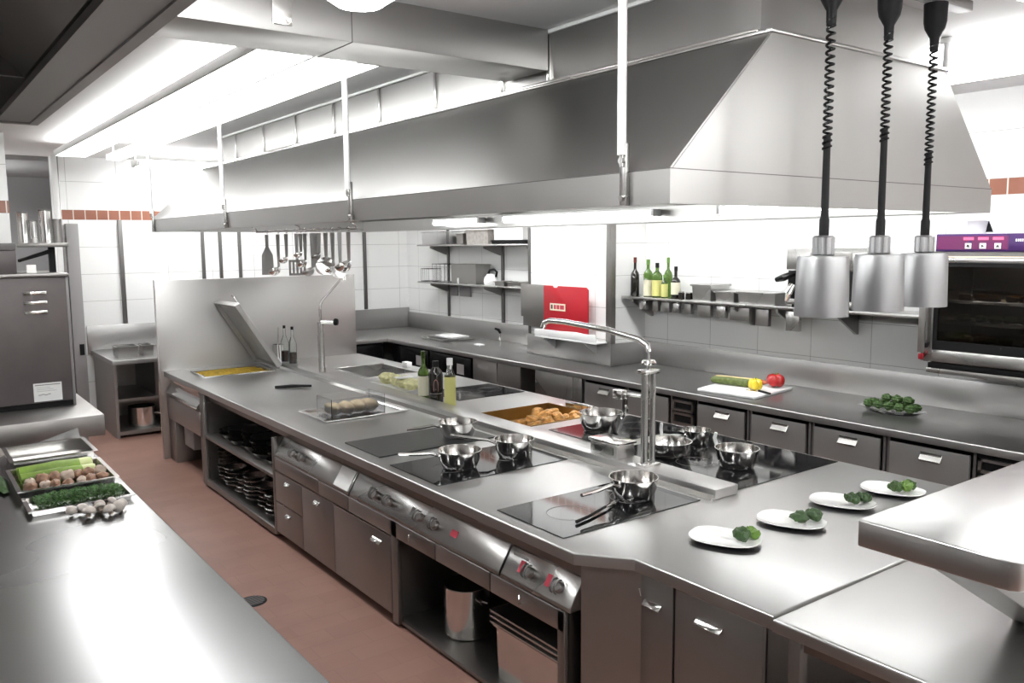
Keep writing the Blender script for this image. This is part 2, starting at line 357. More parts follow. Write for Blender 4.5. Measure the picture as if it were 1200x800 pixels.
# ------------------------------------------------------------------ hoods and ducts
def hood(label, x0, x1, y0, y1, zb, lip_h, tx0, tx1, ztop, lights=(), filt=None, added_lights=()):
    t = thing('extractor_hood', label, 'extractor hood', ((x0 + x1) / 2, (y0 + y1) / 2, zb))
    th = .02; zl = zb + lip_h
    g = MB()
    g.box(x0, x0 + th, y0, y1, zb, zl); g.box(x1 - th, x1, y0, y1, zb, zl)
    g.box(x0 + th, x1 - th, y0, y0 + th, zb, zl); g.box(x0 + th, x1 - th, y1 - th, y1, zb, zl)
    g.build('lip', 'hood', t)
    # inner gutter folded from the foot of the lip
    g = MB()
    for a, b in ((x0 + th, x0 + .09), (x1 - .09, x1 - th)): g.box(a, b, y0 + th, y1 - th, zb + .004, zb + .018)
    g.build('grease_gutter', 'hood', t)
    g = MB()
    for (a, b, sg) in ((x0, tx0, 1), (x1, tx1, -1)):
        g.prism([(a, zl + .003), (b, ztop), (b + sg * .02, ztop), (a + sg * .025, zl + .003)], 'y', y0 + .003, y1 - .003)
    g.build('sloping_panel', 'hood', t)
    for yy in (y0 + .0005, y1 - .0205):
        MB().prism([(x0 + .012, zl + .003), (x1 - .012, zl + .003), (tx1 - .006, ztop), (tx0 + .006, ztop)], 'y', yy, yy + .02).build('end_panel', 'hood', t)
    g = MB(); g.box(tx0 - .012, tx1 + .012, y0 - .012, y1 + .012, ztop, ztop + .014, .003); g.build('top_cap', 'steel', t)
    # thin dark seam lines between the folded sheets
    g = MB()
    for a in (x0, x1): g.box(a - .0006 if a == x0 else a - .012, a + .012 if a == x0 else a + .0006, y0, y1, zl, zl + .0035)
    g.box(x0, x1, y0 - .0006, y0 + .01, zl, zl + .0035)
    g.build('seam', 'track', t)
    for (lx0, lx1, ly0, ly1, lz) in lights:
        l = MB().box(lx0, lx1, ly0, ly1, lz, lz + .05, .004).build('lamp_housing', 'white', t)
        MB().box(lx0 - .004, lx0 - .0005, ly0 + .03, ly1 - .03, lz + .006, lz + .044).build('lamp_tube', 'hoodlamp', l)
        MB().box(lx0 + .004, lx1 - .004, ly0 + .03, ly1 - .03, lz - .004, lz - .0005).build('lamp_tube', 'hoodlamp', l)
    for (lx0, lx1, ly0, ly1) in added_lights:  # tubes added out of sight behind the front lip to light the shelf wall
        l = MB().box(lx0, lx1, ly0, ly1, zb + .06, zb + .17, .004).build('lamp_housing', 'white', t)
        MB().box(lx1 + .0005, lx1 + .008, ly0 + .03, ly1 - .03, zb + .065, zb + .165, .002).build('lamp_tube', 'hoodlamp_added', l)
    if filt:
        fx0, fx1, fy0, fy1, fz0, fz1 = filt
        g = MB(); n = 26
        for i in range(n):
            y = fy0 + (fy1 - fy0) * (i + .2) / n; w = (fy1 - fy0) / n * .55
            g.prism([(fx0, fz0), (fx1, fz1), (fx1, fz1 - .03), (fx0, fz0 - .03)], 'y', y, y + w)
        g.build('grease_filter', 'steel', t)
    return t
main = hood('large stainless hood hanging over the whole cooking island', 2.13, 4.43, 1.98, 8.8, 2.245, .115, 2.65, 3.92, 2.87,
     lights=[(4.3, 4.38, 4.15, 5.95, 2.29), (4.3, 4.38, 6.3, 7.1, 2.29), (4.3, 4.38, 2.2, 3.6, 2.29)], added_lights=((2.2, 2.26, 2.2, 4.2), (2.2, 2.26, 4.4, 6.4), (2.2, 2.26, 6.6, 8.5)))
MB().box(2.66, 3.91, 2.02, 8.76, 2.83, 2.865).build('inner_roof', 'hood', main)
dark = hood('dark hood with dark grey inside above the vegetable counter', -1.5, .335, -1.4, 2.45, 2.42, .11, -.95, -.2, 3.05,
     filt=(-.93, -.22, -1.2, 2.2, 2.8, 2.98))
for c in dark.children:
    if c.name.split('.')[0] in ('lip', 'sloping_panel', 'end_panel', 'grease_gutter'): c.data.materials[0] = M['darksteel']  # these parts swapped to a darker steel

t = thing('exhaust_duct', 'square steel duct boxed between big hood and ceiling', 'duct', (3.3, 5.2, 2.89))
g = MB(); g.box(2.68, 3.89, 2.05, 8.35, 2.886, CZ - .001); g.build('casing', 'hood', t)
g = MB()
for y in (3.29, 3.68, 4.35, 5.05, 5.75, 6.45, 7.15, 7.85):
    g = MB(); g.box(2.668, 2.6795, y - .012, y + .012, 2.887, CZ - .002, .002); g.build('joint_strip', 'bright', t)
MB().box(2.662, 2.6795, 2.05, 8.35, CZ - .018, CZ - .0015, .002).build('top_angle', 'white', t)
MB().box(2.66, 2.6795, 2.05, 8.35, 2.8865, 2.9, .002).build('bottom_angle', 'bright', t)
t = thing('supply_duct', 'flat steel cross duct meeting the hood duct under the ceiling', 'duct', (1.0, 3.45, 2.945))
MB().box(-2.45, 2.6615, 3.28, 3.63, 2.945, CZ - .001, .003).build('casing', 'hood', t)
for x in (.55, 1.62):
    MB().box(x - .002, x + .002, 3.2785, 3.6315, 2.943, CZ - .002).build('joint_strip', 'track', t)
MB().box(1.28, 1.36, 3.27, 3.2795, 2.97, 3.12, .003).build('cover_strip', 'bright', t)

rodnames = ['nearest the heat lamps', 'second from the heat lamps', 'third from the heat lamps', 'at the far end']
proto = None
for i, y in enumerate((2.187, 4.37, 6.53, 8.68)):
    lab = 'white hanger rod on the front lip of the big hood, ' + rodnames[i]
    if proto is None:
        proto = thing('hanger_rod', lab, 'hanger rod', (2.105, y, 2.25), 'hood hanger rods')
        MB().cyl((2.105, y, 2.42), (2.105, y, CZ - .001), .016, n=16).build('rod', 'white', proto)
        g = MB(); g.box(2.11, 2.1285, y - .016, y + .016, 2.245, 2.46, .002); g.cyl((2.105, y, 2.38), (2.105, y, 2.42), .009)
        g.cyl((2.112, y, 2.4), (2.098, y, 2.4), .012); g.cyl((2.112, y, 2.27), (2.1, y, 2.27), .01); g.build('clamp', 'steel', proto)
        MB().cyl((2.105, y, CZ - .03), (2.105, y, CZ - .002), .035).build('ceiling_flange', 'white', proto)
    else: dup(proto, (2.105, y, 2.25), 0, lab)
dup(proto, (4.455, 2.25, 2.25), math.pi, 'white hanger rod on the rear lip of the big hood beside the heat lamp cords')

# utensil rail and utensils under the hood
t = thing('utensil_rail', 'thin steel rail under the hood lip carrying ladles', 'rail', (2.2, 5.25, 2.2))
MB().cyl((2.2, 4.45, 2.205), (2.2, 6.1, 2.205), .006, n=10).build('bar', 'bright', t)
for y in (4.47, 5.28, 6.08): 
    MB().tube([(2.2, y, 2.205), (2.19, y, 2.23), (2.16, y, 2.24)], .004, 8).build('bracket', 'bright', t)
def utensil(kind, name, label, y, L, w, mt='bright', yaw=0.):
    t = thing(name, label, 'utensil', (2.2, y, 2.2), 'utensils under the hood')
    g = MB()
    hk = [(2.2 + .012 * math.sin(a), y, 2.205 + .012 * math.cos(a)) for a in [R(x) for x in (-70, -30, 0, 45, 90, 140, 180)]]
    MB().tube(hk, .0028, 6).build('hanging_hook', mt, t)
    g.prism([(-.008, -L + .03), (.008, -L + .03), (.013, -.014), (-.013, -.014)], 'x', -.002, .002, mtx=Matrix.Translation((2.2, y, 2.2)))
    h_ = g.build('handle', mt, t); h_.rotation_euler = (0, 0, R(58))
    if kind == 'ladle':
        g = MB(); pr = [(0, -w)] + [(w * math.sin(a), -w * math.cos(a)) for a in [R(x) for x in (20, 40, 60, 80, 90)]] + [(w * .94, 0)] + [(w * .92 * math.sin(a), -w * .92 * math.cos(a)) for a in [R(x) for x in (80, 60, 40, 20)]] + [(0, -w * .92)]
        g.lathe(pr, (0, 0, 0), 20, mtx=Matrix.Translation((2.2 - w * .8, y, 2.2 - L + w * .6)) @ Euler((0, R(-25), yaw)).to_matrix().to_4x4())
        g.build('bowl', mt, t)
    elif kind == 'skimmer':
        g = MB(); g.lathe([(0, -.012), (w * .6, -.008), (w, .004), (w, .007), (w * .6, -.004), (0, -.008)], (0, 0, 0), 22, mtx=Matrix.Translation((2.2 - .02, y, 2.2 - L + .02)) @ Euler((0, R(-62), yaw)).to_matrix().to_4x4())
        g.build('disc', mt, t).rotation_euler = (0, 0, R(50))
    else:
        g = MB()
        if kind == 'slotted':
            for k in range(5): g.box(-.002, .002, -w + k * w * .44, -w + k * w * .44 + w * .25, -L - .035, -L + .04, mtx=Matrix.Translation((2.2, y, 2.2)))
            g.box(-.002, .002, -w, w, -L - .05, -L - .034, mtx=Matrix.Translation((2.2, y, 2.2))); g.box(-.002, .002, -w, w, -L + .038, -L + .055, mtx=Matrix.Translation((2.2, y, 2.2)))
        else: g.prism([(-w, -L - .04), (w, -L - .04), (w * .95, -L + .1), (.01, -L + .16), (-.01, -L + .16), (-w * .95, -L + .1)], 'x', -.002, .002, .0008, 1, mtx=Matrix.Translation((2.2, y, 2.2)))
        g.build('blade', mt, t).rotation_euler = (0, 0, R(58))
for a in [('turner', 'spatula', 'broad flat spatula at the far end of the hood rail', 5.9, .26, .042, 'steel'),
          ('ladle', 'ladle', 'long ladle hanging next to the broad spatula', 5.69, .28, .045),
          ('ladle', 'ladle', 'short small ladle with raised bowl between long ladle and slotted turner', 5.54, .2, .034),
          ('slotted', 'slotted_turner', 'wide slotted turner in the middle of the hood rail', 5.36, .24, .055, 'steel'),
          ('ladle', 'ladle', 'small ladle hanging just nearer than the slotted turner', 5.22, .22, .036),
          ('ladle', 'ladle', 'long ladle in the middle of the hood rail, second nearer than the slotted turner', 5.11, .27, .042, 'steel'),
          ('ladle', 'ladle', 'dark short ladle hanging behind the round skimmer', 5.0, .17, .032, 'bracket'),
          ('ladle', 'ladle', 'very short ladle tucked behind the slotted turner', 5.29, .16, .03),
          ('turner', 'spatula', 'narrow spatula in the middle of the hood rail', 5.06, .19, .026, 'steel'),
          ('skimmer', 'skimmer', 'round flat skimmer hanging in front of the short dark ladle', 4.9, .24, .062),
          ('ladle', 'ladle', 'narrow ladle hanging just nearer than the round skimmer', 4.8, .25, .034),
          ('skimmer', 'skimmer', 'small skimmer hanging between the two nearest ladles', 4.7, .27, .045, 'steel'),
          ('ladle', 'ladle', 'big bright ladle at the near end of the hood rail', 4.58, .23, .052)]: utensil(*a)

# ------------------------------------------------------------------ cooking island
HB = rect(2.34, 2.98, 7.98, 8.44); HF = rect(3.38, 4.05, 4.42, 5.0); HS = rect(3.52, 4.05, 7.0, 7.72)
g = MB().slab([(2.13, 2.47), (2.28, 2.28), (2.28, 1.632), (4.24, 1.632), (4.24, 8.655), (2.13, 8.655)], [HB, HF, HS], .83, .88, .008)
tag(g.build('island_worktop', 'worktop'), 'long stainless worktop of the cooking island with chamfered corner', 'worktop')
g = MB().slab(rect(2.27, 4.24, .15, 1.628), [], .832, .877, .012)
tag(g.build('near_worktop', 'worktop'), 'plain steel worktop under the raised pass shelf', 'worktop')
t = thing('utility_ridge', 'raised steel ledge running along the middle of the island', 'ledge', (3.2, 5.5, .88))
MB().box(3.12, 3.29, 2.58, 8.6, .8805, .93, .005).build('ledge', 'worktop', t)
MB().prism([(3.095, .8805), (3.119, .8805), (3.119, .9)], 'y', 2.59, 8.6).build('cove_strip', 'bright', t)
t = thing('splash_panel', 'tall stainless splash panel closing the far end of the island', 'splash panel', (3.15, 8.67, 0))
MB().box(2.09, 4.22, 8.66, 8.685, 0.0, 1.775, .003).build('sheet', 'hood', t)
MB().box(2.084, 2.0895, 8.655, 8.69, 0.0, 1.778).build('edge_fold', 'bright', t)

# hob plates let flush into the worktop
def hob(label, poly, z=.8803, h=.004, m='glass_black', name='induction_hob', rim=True):
    t = thing(name, label, 'hob' if name != 'griddle_plate' else 'griddle', (poly[0][0], poly[0][1], z))
    MB().prism(poly, 'z', z, z + h, .001, 1).build('glass' if name != 'griddle_plate' else 'plate', m, t)
    if rim:
        xs = [p[0] for p in poly]; ys = [p[1] for p in poly]
        g = MB()
        cx, cy = (min(xs) + max(xs)) / 2, (min(ys) + max(ys)) / 2
        for sx in (-.23, .23):
            for k in range(1):
                pts = [(cx + sx * (max(xs) - min(xs)) + .1 * math.cos(a), cy + .1 * math.sin(a), z + h + .0004) for a in [2 * math.pi * i / 40 for i in range(41)]]
                g.tube(pts, .0008, 5, cap=False)
        g.build('zone_ring', 'midgrey', t)
    return t
hob('black glass hob at the near corner of the island with one saucepan', rect(2.2, 3.06, 2.62, 3.1))
hob('black glass hob carrying two saucepans beside the griddle', rect(2.19, 3.06, 3.6, 4.12))
hob('wide black glass hob behind the ledge near the plates', rect(3.335, 4.21, 2.62, 3.6))
hob('black glass hob with the big pan between fryer and wide hob', rect(3.45, 4.2, 3.72, 4.26))
hob('narrow dark glass hob beyond the food well', rect(3.55, 4.2, 5.5, 6.02))
t = hob('thin black iron griddle plate lying next to the saucepans', [(2.22, 4.3), (3.05, 4.3), (3.05, 4.76), (2.22, 4.76)], .8803, .008, 'griddle', 'griddle_plate', False)

def basin(mb, hole, depth, th=.006, zt=.884, lipw=.012):
    (x0, y0), (x1, y1) = hole[0], hole[2]
    x0 += .003; y0 += .003; x1 -= .003; y1 -= .003; zb = zt - depth
    for b in ((x0, x0 + th, y0, y1), (x1 - th, x1, y0, y1), (x0, x1, y0, y0 + th), (x0, x1, y1 - th, y1)): mb.box(*b, zb, zt)
    mb.box(x0, x1, y0, y1, zb - th, zb)
    return mb
# braising pan with lid
t = thing('braising_pan', 'braising pan with yellow food and its tilted lid at the far end', 'braising pan', (2.66, 8.2, .7))
basin(MB(), HB, .15).build('basin', 'bracket', t)
g = MB(); g.box(2.32, 3.0, 7.955, 7.98, .8805, .89, .003); g.box(2.32, 2.34, 7.98, 8.44, .8805, .89, .003); g.box(2.98, 3.0, 7.98, 8.44, .8805, .89, .003); g.build('rim', 'bright', t)
bm = bmesh.new(); bmesh.ops.create_grid(bm, x_segments=24, y_segments=16, size=.5)
rnd = random.Random(4)
for v in bm.verts:
    v.co.x *= .6; v.co.y *= .42
    v.co.z = .022 * math.cos(v.co.x * 4.5) * math.cos(v.co.y * 5) + .006 * math.sin(v.co.x * 25) * math.sin(v.co.y * 31) + rnd.uniform(-.002, .002)
bmesh.ops.extrude_face_region(bm, geom=list(bm.faces))
g = MB().addbm(bm, Matrix.Translation((2.66, 8.2, .873)))
g.build('polenta', 'yellow', t)
# lid: hinged along the right-hand side of the basin, leaning open
lid = MB()
Lm = Matrix.Translation((3.06, 8.3, .925)) @ Euler((0, R(58), 0)).to_matrix().to_4x4()
lid.box(-.74, 0, -.33, .32, 0, .02, .004, mtx=Lm); 
for b in ((-.74, -.725, -.33, .32), (-.015, 0, -.33, .32), (-.725, -.015, -.33, -.315), (-.725, -.015, .305, .32)): lid.box(*b, -.035, .0, mtx=Lm)
lo = lid.build('lid', 'hood', t)
g = MB(); g.tube([(-.60, -.1, .02), (-.62, -.1, .06), (-.78, -.1, .06), (-.80, -.1, .05)], .009, 8, mtx=Lm); g.build('lid_handle', 'bright', lo)
g = MB(); g.cyl((3.06, 8.05, .903), (3.06, 8.55, .903), .02); g.build('hinge', 'bright', t)
# food well with fried pieces
t = thing('food_well', 'sunken brown-stained well holding fried golden pieces', 'food well', (3.72, 4.7, .7))
basin(MB(), HF, .09).build('basin', 'brasspan', t)
MB().box(4.052, 4.075, 4.5, 4.8, .8805, .93, .003).build('guard', 'bright', t)
MB().box(3.45, 3.98, 4.5, 4.92, .705, .787).build('heater', 'darksteel', t)
rnd = random.Random(11)
spots = [(3.55, 4.52), (3.68, 4.55), (3.8, 4.53), (3.92, 4.5), (3.62, 4.66), (3.75, 4.68), (3.88, 4.69), (3.97, 4.6), (3.78, 4.8), (3.93, 4.82), (3.5, 4.63)]
for i, (x, y) in enumerate(spots):
    o = MB().blob((x, y, .845 + .01 * (i % 3)), (.058, .04, .036), 20 + i, .2, 3, (rnd.uniform(-.4, .4), rnd.uniform(-.4, .4), rnd.uniform(0, 3))).build('fried_piece', 'fried')
    tag(o, 'golden fried piece lying in the heap in the food well', 'food', 'fried pieces in the food well')
# far sink
t = thing('sink_bowl', 'small steel sink bowl let into the island near the splash panel', 'sink', (3.78, 7.36, .7))
basin(MB(), HS, .16).build('bowl', 'steel', t)
for b in ((6.978, 7.0), (7.72, 7.742)): MB().box(3.5, 4.07, *b, .8805, .886, .002).build('rim', 'bright', t)
MB().cyl((3.78, 7.36, .724), (3.78, 7.36, .73), .03).build('drain', 'track', t)
o = tag(MB().box(4.1, 4.16, 7.3, 7.4, .8805, .935, .004).build('white_block', 'plastic'), 'small white block standing behind the far sink', 'block')

# ---- front of the island
def knob(parent, x, y, z, tilt):
    mt = Matrix.Translation((x, y, z)) @ Euler((0, tilt, 0)).to_matrix().to_4x4()
    g = MB(); g.lathe([(0, 0), (.024, 0), (.024, .012), (.018, .022), (0, .022)], n=20, mtx=mt)
    k = g.build('knob', 'bracket', parent)
    g = MB()
    for s in (-1, 1):
        pts = [(.03 * math.cos(a) , .012 * s + .0, .022 + .026 * math.sin(a)) for a in [R(q) for q in range(0, 181, 20)]]
        g.tube(pts, .004, 6, mtx=mt)
    g.build('knob_grip', 'track', k)
def control_panel(label, y0, y1, knobs, marks=(), tail=None):
    t = thing('control_panel', label, 'control panel', (2.17, (y0 + y1) / 2, .62))
    MB().prism([(2.135, .612), (2.135, .63), (2.205, .745), (2.26, .745), (2.26, .612)], 'y', y0, y1, .003, 1).build('sloping_face', 'steel', t)
    nx, nz = -.854, .52; tilt = math.atan2(nx, nz)
    def on(s, d=0.001): return (2.135 + .07 * s + nx * d, .63 + .115 * s + nz * d)
    for y in knobs:
        x, z = on(.45, .0005); knob(t, x, y, z, tilt)
    for (y, w, s0, s1, m) in marks:
        (xa, za), (xb, zb) = on(s0), on(s1)
        MB().prism([(xa, za), (xb, zb), (xb + nx * .001, zb + nz * .001), (xa + nx * .001, za + nz * .001)], 'y', y - w / 2, y + w / 2).build('marking', m, t)
    if tail:
        (xa, za), (xb, zb) = on(.02), on(.98)
        MB().prism([(xa, za), (xb, zb), (xb + nx * .004, zb + nz * .004), (xa + nx * .004, za + nz * .004)], 'y', *tail).build('cover_plate', 'plastic', t)
    return t
control_panel('sloping control panel with one knob pair and white end plate, nearer the open shelves', 4.55, 5.74, [5.44, 5.3], tail=(4.56, 4.76))
control_panel('long sloping control panel with two knob pairs in the middle of the island front', 3.0, 4.535, [4.24, 4.08, 3.74, 3.59],
              [(3.42, .06, .35, .6, 'redmark'), (4.33, .03, .3, .7, 'bracket'), (3.84, .03, .3, .7, 'bracket')])
control_panel('short sloping control panel with red-marked knobs at the near island corner', 2.5, 2.985, [2.8, 2.6],
              [(2.87, .03, .3, .7, 'redmark'), (2.68, .03, .3, .7, 'redmark'), (2.9, .1, .75, .85, 'bracket')])
t = thing('service_rail', 'dark recessed steel fascia under the island counter edge', 'fascia', (2.24, 5, .75))
MB().box(2.21, 2.3, 2.49, 7.5, .7465, .829, .002).build('fascia', 'darksteel', t)
for y in (3.15, 4.9): MB().box(2.2085, 2.2098, y, y + .12, .775, .8).build('name_plate', 'midgrey', t)

def pull(mb, x, y, z, w=.075, h=.022):
    """folded steel pull on a front that faces -x"""
    mb.prism([(x - .0005, z + h), (x - .006, z + h), (x - .026, z + .004), (x - .026, z), (x - .0005, z)], 'y', y - w / 2, y + w / 2, .0008, 1)
    return mb
def front(parent, name, x, y0, y1, z0, z1, hy=None, hz=None, m='door', th=.02, w=.075, edge=True):
    o = MB().box(x, x + th, y0 + .003, y1 - .003, z0 + .003, z1 - .003, .0025, 2).build(name, m, parent)
    if edge: MB().box(x - .0012, x + .004, y0 + .004, y1 - .004, z1 - .0065, z1 - .0032).build('top_edge', 'bright', o)
    if hy is not None: pull(MB(), x, hy, hz, w).build('handle', 'bright', o)
    return o
def carcass(mb, x0, x1, y0, y1, z0, z1, th=.018, back=True):
    mb.box(x0, x1, y0, y0 + th, z0, z1); mb.box(x0, x1, y1 - th, y1, z0, z1); mb.box(x0, x1, y0 + th, y1 - th, z0, z0 + th)
    if back: mb.box(x1 - th, x1, y0 + th, y1 - th, z0 + th, z1)
    return mb
FX = 2.13
# drawer + cupboard units
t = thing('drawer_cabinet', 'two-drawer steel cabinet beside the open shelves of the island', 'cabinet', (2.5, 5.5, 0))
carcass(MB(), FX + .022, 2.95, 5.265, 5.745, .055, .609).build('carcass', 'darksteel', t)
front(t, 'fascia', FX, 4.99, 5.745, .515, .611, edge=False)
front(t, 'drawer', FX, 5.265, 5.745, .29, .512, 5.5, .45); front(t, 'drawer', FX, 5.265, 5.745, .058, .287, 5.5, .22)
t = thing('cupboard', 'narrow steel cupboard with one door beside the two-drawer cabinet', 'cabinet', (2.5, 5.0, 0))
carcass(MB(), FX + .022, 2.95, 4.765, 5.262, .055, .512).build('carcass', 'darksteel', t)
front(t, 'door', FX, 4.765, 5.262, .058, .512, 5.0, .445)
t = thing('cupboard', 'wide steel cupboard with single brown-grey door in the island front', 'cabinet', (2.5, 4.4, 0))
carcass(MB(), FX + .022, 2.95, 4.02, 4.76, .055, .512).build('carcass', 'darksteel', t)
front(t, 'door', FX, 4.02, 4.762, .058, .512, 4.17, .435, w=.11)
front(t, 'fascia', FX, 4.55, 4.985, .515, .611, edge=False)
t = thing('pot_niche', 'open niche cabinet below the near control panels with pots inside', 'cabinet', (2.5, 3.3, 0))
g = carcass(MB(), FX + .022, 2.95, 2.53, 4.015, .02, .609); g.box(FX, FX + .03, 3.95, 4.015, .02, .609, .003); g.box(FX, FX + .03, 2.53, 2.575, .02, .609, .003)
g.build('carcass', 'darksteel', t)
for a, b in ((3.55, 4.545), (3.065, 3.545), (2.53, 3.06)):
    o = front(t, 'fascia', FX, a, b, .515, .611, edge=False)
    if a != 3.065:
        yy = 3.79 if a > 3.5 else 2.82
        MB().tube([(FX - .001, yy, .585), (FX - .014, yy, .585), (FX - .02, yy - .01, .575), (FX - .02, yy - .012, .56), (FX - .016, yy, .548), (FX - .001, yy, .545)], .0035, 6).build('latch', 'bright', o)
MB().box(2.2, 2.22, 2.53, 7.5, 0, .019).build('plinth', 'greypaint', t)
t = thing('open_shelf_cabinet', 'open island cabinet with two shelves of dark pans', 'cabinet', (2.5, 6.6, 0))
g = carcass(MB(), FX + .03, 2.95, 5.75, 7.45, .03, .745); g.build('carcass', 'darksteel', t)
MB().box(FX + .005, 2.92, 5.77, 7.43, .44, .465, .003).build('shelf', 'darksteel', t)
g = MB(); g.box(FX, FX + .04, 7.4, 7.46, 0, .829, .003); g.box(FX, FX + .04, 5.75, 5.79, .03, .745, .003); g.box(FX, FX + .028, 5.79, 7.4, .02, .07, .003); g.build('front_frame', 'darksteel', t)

# braising unit stand
t = thing('braising_stand', 'stand of the braising pan with curved steel apron and legs', 'stand', (2.5, 8.1, 0))
pr = [(2.15, .829), (2.15, .80), (2.175, .76), (2.165, .72), (2.135, .69), (2.125, .66), (2.135, .645), (2.2, .64), (2.22, .829)]
MB().prism(pr, 'y', 7.6, 8.6, .002, 1).build('curved_apron', 'bright', t)
MB().box(2.14, 3.0, 7.55, 8.62, .42, .635, .004).build('housing', 'door', t)
for (a, b) in ((8.42, 8.64), (7.52, 7.58)): MB().box(2.15, 2.9, a, b, 0, .42 if a > 8 else .829, .003).build('leg', 'darksteel', t)
MB().box(2.2, 2.5, 8.0, 8.3, .2, .42, .004).build('gear_box', 'midgrey', t)
MB().cyl((2.35, 7.85, 0), (2.35, 7.85, .4), .12, n=28).build('drain_pipe', 'darksteel', t)

# near corner cabinet
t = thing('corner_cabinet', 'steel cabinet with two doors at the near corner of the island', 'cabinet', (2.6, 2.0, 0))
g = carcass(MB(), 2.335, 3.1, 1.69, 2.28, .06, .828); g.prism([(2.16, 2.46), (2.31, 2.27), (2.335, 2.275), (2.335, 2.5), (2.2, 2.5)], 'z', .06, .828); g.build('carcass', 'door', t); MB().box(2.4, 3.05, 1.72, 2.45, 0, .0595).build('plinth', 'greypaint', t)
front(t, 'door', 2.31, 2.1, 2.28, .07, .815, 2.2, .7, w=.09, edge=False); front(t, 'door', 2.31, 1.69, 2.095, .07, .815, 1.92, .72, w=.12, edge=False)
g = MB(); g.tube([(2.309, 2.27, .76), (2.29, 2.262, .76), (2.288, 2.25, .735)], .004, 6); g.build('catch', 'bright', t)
t = thing('bench_frame', 'open dark stand carrying the near worktop', 'stand', (3, .9, 0))
for (x, y) in ((2.33, 1.56), (2.33, .25), (4.1, 1.56), (4.1, .25)): MB().box(x, x + .045, y, y + .045, 0, .831, .003).build('leg', 'bracket', t)
MB().box(2.4, 4.1, .3, 1.54, .3, .33, .003).build('undershelf', 'darksteel', t)
MB().box(2.33, 4.14, .27, .3, .76, .83).build('rail', 'darksteel', t); MB().box(2.335, 2.36, .3, 1.55, .77, .83).build('rail', 'darksteel', t)
# rear body of the island (seen only from the back aisle)
t = thing('island_back_cabinet', 'rear steel cabinets of the island facing the back aisle', 'cabinet', (3.6, 5, 0))
carcass(MB(), 3.15, 4.16, 1.66, 8.6, .06, .7).build('carcass', 'darksteel', t); MB().box(3.2, 4.1, 1.7, 8.55, 0, .0595).build('plinth', 'greypaint', t)
for i in range(7): front(t, 'door', 4.165, 1.68 + i * .98, 2.64 + i * .98, .08, .69, edge=False)

# ---- pots in the niche and the open shelves
t = thing('stock_pot', 'tall steel stock pot standing in the open niche', 'pot', (2.37, 3.62, .04))
MB().lathe([(0, 0), (.115, 0), (.125, .01), (.125, .27), (.129, .275), (.12, .275), (.118, .015), (0, .012)], (2.37, 3.62, .04), 40).build('body', 'pot', t)
for s in (-1, 1): MB().tube([(2.37, 3.62 + s * .124, .25), (2.35, 3.62 + s * .165, .25), (2.39, 3.62 + s * .165, .25), (2.38, 3.62 + s * .124, .25)], .005, 8).build('handle', 'bright', t)
def gastro(mb, x0, x1, y0, y1, z0, z1, lip=.015, th=.003, tap=.006):
    """open steel food tray with a flat rim"""
    for (a, b) in ((0, 1),):
        P0 = rect(x0 + tap + lip, x1 - tap - lip, y0 + tap + lip, y1 - tap - lip); P1 = rect(x0 + lip, x1 - lip, y0 + lip, y1 - lip)
        v = [(x, y, z0) for x, y in P0] + [(x, y, z1) for x, y in P1] + [(x, y, z1) for x, y in rect(x0, x1, y0, y1)] + [(x, y, z1 - .006) for x, y in rect(x0, x1, y0, y1)] 
        v += [(x, y, z1 - .006) for x, y in rect(x0 + lip - th, x1 - lip + th, y0 + lip - th, y1 - lip + th)] + [(x, y, z0 - .0) for x, y in rect(x0 + lip + tap - th, x1 - lip - tap + th, y0 + lip + tap - th, y1 - lip - tap + th)]
        f = [(0, 1, 2, 3)]
        for k in range(4):
            j = (k + 1) % 4
            f += [(k, j, 4 + j, 4 + k), (4 + k, 4 + j, 8 + j, 8 + k), (8 + k, 8 + j, 12 + j, 12 + k), (12 + k, 12 + j, 16 + j, 16 + k), (16 + k, 16 + j, 20 + j, 20 + k)]
        f += [(20, 21, 22, 23)]
        v[20:24] = [(p[0], p[1], z0 - th) for p in v[20:24]]
        mb.add(v, f)
    return mb
t = thing('food_container', 'deep steel food container in the niche with stacked rims', 'container', (2.4, 2.88, .045))
gastro(MB(), 2.2, 2.7, 2.66, 3.14, .045, .31).build('body', 'pot', t)
for k in range(3): MB().box(2.19, 2.71, 2.645, 3.155, .318 + k * .028, .33 + k * .028, .003).build('stacked_rim', 'steel', t)
# dark frying pans on the upper shelf, in three nested heaps
def frying_pan():
    t = thing('frying_pan', 'x', 'frying pan', (0, 0, 0), 'dark frying pans on the upper island shelf')
    MB().lathe([(0, 0), (.09, 0), (.125, .042), (.128, .044), (.122, .044), (.088, .005), (0, .005)], (0, 0, 0), 28).build('pan_body', 'panblack', t)
    MB().tube([(.12, 0, .036), (.16, 0, .05), (.3, 0, .075)], [.008, .008, .01], 8).build('handle', 'bracket', t)
    return t
fp = frying_pan(); first = True; rnd = random.Random(3)
heaps = [(2.32, 6.05, 'first heap from the control panel'), (2.3, 6.33, 'second heap from the control panel'), (2.32, 6.61, 'third heap from the control panel'), (2.3, 6.89, 'fourth heap from the control panel'), (2.31, 7.17, 'low heap near the braising stand')]
for hx, hy, hn in heaps:
    n = 5 if hy < 6.8 else 4 if hy < 7 else 2
    for k in range(n):
        lab = ('top dark pan of the ' if k == n - 1 else 'bottom dark pan of the ' if k == 0 else ['', 'second', 'third', 'fourth'][k] + ' dark pan up in the ') + hn
        loc = (hx + rnd.uniform(-.008, .008), hy + rnd.uniform(-.008, .008), .467 + k * .03); rz = rnd.choice([-.2, .15, .05, .25, -.1])
        if first: fp.location = loc; fp.rotation_euler = (0, 0, rz); fp['label'] = lab; first = False
        else: dup(fp, loc, rz, lab)
